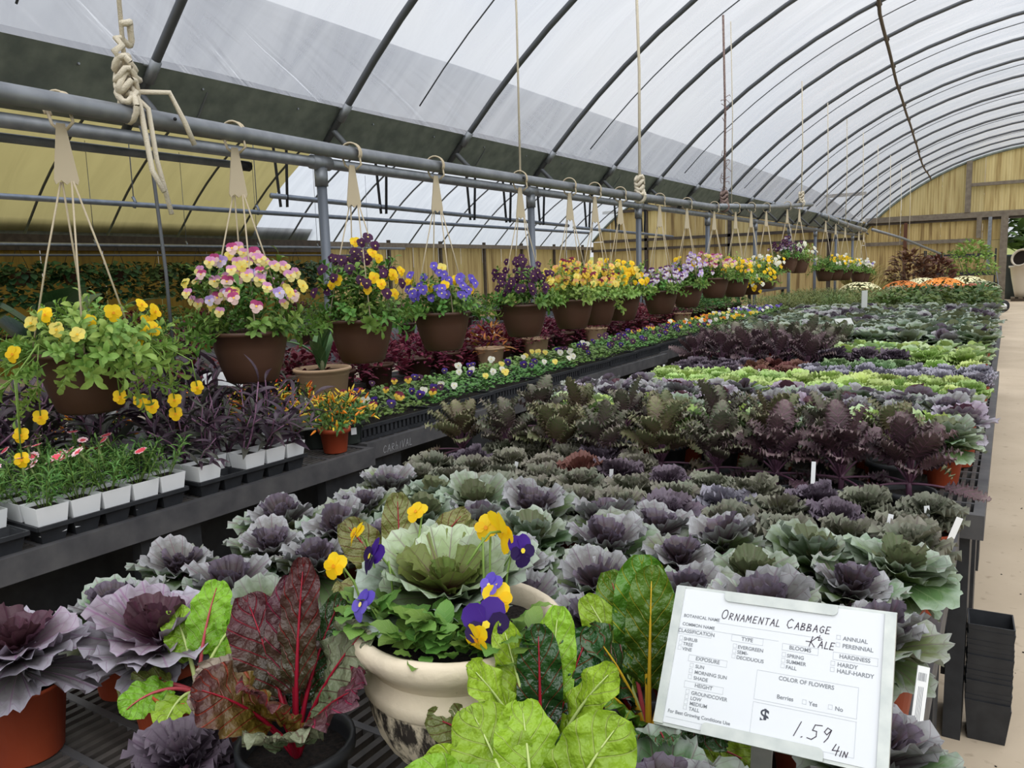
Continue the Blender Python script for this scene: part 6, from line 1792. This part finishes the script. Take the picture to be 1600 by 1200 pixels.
# trolley parked by the door post
c = thing('hand_trolley', 'small trolley with black wheels beside the doorway post', 'trolley', (-.12, 25.4, 0))
wh = MB().lathe([(.09, -.035), (.145, -.045), (.155, 0), (.145, .045), (.09, .035)], 24).mesh('wheel', M_STRAP); hb = MB().lathe([(.001, -.03), (.085, -.03), (.09, 0), (.085, .03), (.001, .03)], 16).mesh('hub', M_WHITE)
for s in (-.22, .22):
    w_ = link('wheel', wh, c, (0, s, .157), (PI / 2, 0, .5)); link('hub', hb, w_)
link('frame', MB().tube([(0, -.2, .16), (0, .2, .16)], .012, 6).tube([(0, -.15, .16), (-.12, -.15, .6), (-.2, -.15, 1.1), (-.2, .15, 1.1), (-.12, .15, .6), (0, .15, .16)], .014, 6).mesh('frame', M_BOW), c)
# trees beyond the lawn
TL = leafmat('tree_leaf', (44, 62, 34), (70, 90, 48), (90, 110, 64), 'pin', 3, .2, .6, .15, .4, .3)
TB = [leafball('crown', .9, .55, 420, 3.4, 3.6, 210 + k, TL) for k in range(3)]
for i, x in enumerate([-3, 6, 15, 24, 33]):
    y = 64 + (i % 2) * 5; gz = (y - 40) * .035 - .1
    o = thing('tree', 'dark green tree beyond the lawn, %s of the tree line' % nth(i), 'tree', (x, y, gz), i, 'trees beyond the lawn')
    link('trunk', MB().tube([(0, 0, -.2), (0, 0, 3.4)], [.3, .2], 8).mesh('trunk', M_DWOOD), o)
    link('crown', TB[i % 3], o, (0, 0, 1.6), (0, 0, 0), 1.15 + .1 * (i % 3))['kind'] = 'stuff'

# ================================================================== SIDE BAY PLANTS
VM = leafmat('vine_leaf', (34, 56, 30), (60, 86, 46), (80, 104, 64), 'pin', 3, .3, .5, .12, .4, .3, hue=.04)
def vine_mesh(seed):
    g = random.Random(seed); mb = MB()
    ls = [grid_leaf(.10, .09, .1, -.5, oval, .2, 0, 2, 0, seed + k, 3, 2, .1) for k in range(3)]
    for i in range(330):
        a = g.uniform(0, 6.3); r = .34 * math.sqrt(g.uniform(.2, 1)); z = g.uniform(-.5, .12) * (1 if r > .2 else .3)
        mb.put(ls[g.randrange(3)], Mt((r * math.cos(a), r * math.sin(a), z), (g.uniform(-.9, .2), g.uniform(-.4, .4), a - PI / 2 + g.uniform(-.6, .6)), g.uniform(.7, 1.2)))
    return mb.mesh('foliage', VM)
VN = [vine_mesh(220 + k) for k in range(3)]
for i, y in enumerate(np.arange(6.2, 13.4, .78)):
    o = thing('vine_basket', 'dark trailing vine basket before the yellow wall, %s along its pipe' % nth(i), 'hanging basket', (-12.6, y, 1.55), 0, 'vine baskets in the side bay')
    link('pot', BPOT, o); link('soil', BSOIL, o)
    link('foliage', VN[i % 3], o, (0, 0, .22), (0, 0, i), rng.uniform(.95, 1.2))['kind'] = 'stuff'
    link('hanger', MB().tube([(0, .14, .2), (0, 0, .61), (0, -.14, .2)], .006, 4).mesh('hanger', M_STRAP), o)
BLM = leafmat('banana_leaf', (44, 76, 44), (66, 98, 56), (100, 128, 84), 'pin', 12, .3, .35, .12, .5, .1, vw=.1)
for i, (x, y, s, lab) in enumerate([(-4.95, 2.55, 1.12, 'big paddle leaved plant behind the nearest basket'), (-5.3, 3.05, 1.05, 'second paddle leaved plant near the gutter post'), (-5.0, 2.0, 1.08, 'paddle leaved plant at the picture edge behind the bench')]):
    o = thing('paddle_leaf_plant', lab, 'plant', (x, y, 0), i, 'paddle leaved plants')
    link('pot', MB().lathe([(.001, 0), (.16, 0), (.2, .36), (.21, .36), (.21, .4), (.19, .4), (.17, .34)], 24).mesh('pot', M_BLACK), o); link('soil', MB().disc(.175, .34, 16).mesh('soil', M_SOIL), o)
    link('stem', MB().tube([(0, 0, .3), (0, 0, 1.0 * s)], [.04, .03], 8).mesh('stem', M_STEM), o)
    g = random.Random(i)
    for q in range(6):
        geo = grid_leaf(.62 * s, .22 * s, 1.35, .5 - .12 * q, oval, .15, .02, 2, 0, 60 + q, 12, 4, .12, 0, .12)
        link('leaf', MB().add(*geo[:2], geo[2]).mesh('leaf', BLM), o, (0, 0, (.75 + .05 * q) * s), (0, 0, q * 2.2))
# benches with plants in the side bay
for b_, (x0, x1, y0, y1, lab) in enumerate([(-7.6, -6.0, 4.2, 9.5, 'side bay bench behind the gutter posts'), (-7.6, -6.0, 10.2, 17.5, 'far side bay bench behind the gutter posts'), (-11.4, -9.6, 3.5, 15, 'side bay bench before the yellow wall'), (-7.6, -6, 18.2, 26, 'farthest bench in the side bay')]):
    o = thing('plant_bench', lab, 'bench', ((x0 + x1) / 2, (y0 + y1) / 2, 0))
    a, c_ = (x1 - x0) / 2, (y1 - y0) / 2
    link('top', MB().box((-a, -c_, .7), (a, c_, .76)).mesh('top', M_GREY, False), o)
    for sx in (-1, 1):
        for sy in (-1, 0, 1): link('leg', MB().box((sx * (a - .1) - .04, sy * (c_ - .1) - .04, 0), (sx * (a - .1) + .04, sy * (c_ - .1) + .04, .7)).mesh('leg', M_BLACK, False), o)
    for j, y in enumerate(np.arange(y0 + .3, y1 - .2, .62)):
        for i, x in enumerate(np.arange(x0 + .28, x1 - .1, .5)):
            if rng.random() < .25: continue
            p = thing('bench_plant', 'potted foliage on the %s, %s across, %s along' % (lab, nth(i), nth(j)), 'plant', (x, y, .76), rng.uniform(0, 6), 'plants on side bay benches')
            link('pot', POT6[0], p)
            link('foliage', GFB[(i + j) % 3] if rng.random() < .7 else RFB[(i + j) % 3], p, (0, 0, .15), (0, 0, 0), rng.uniform(1, 1.5))['kind'] = 'stuff'
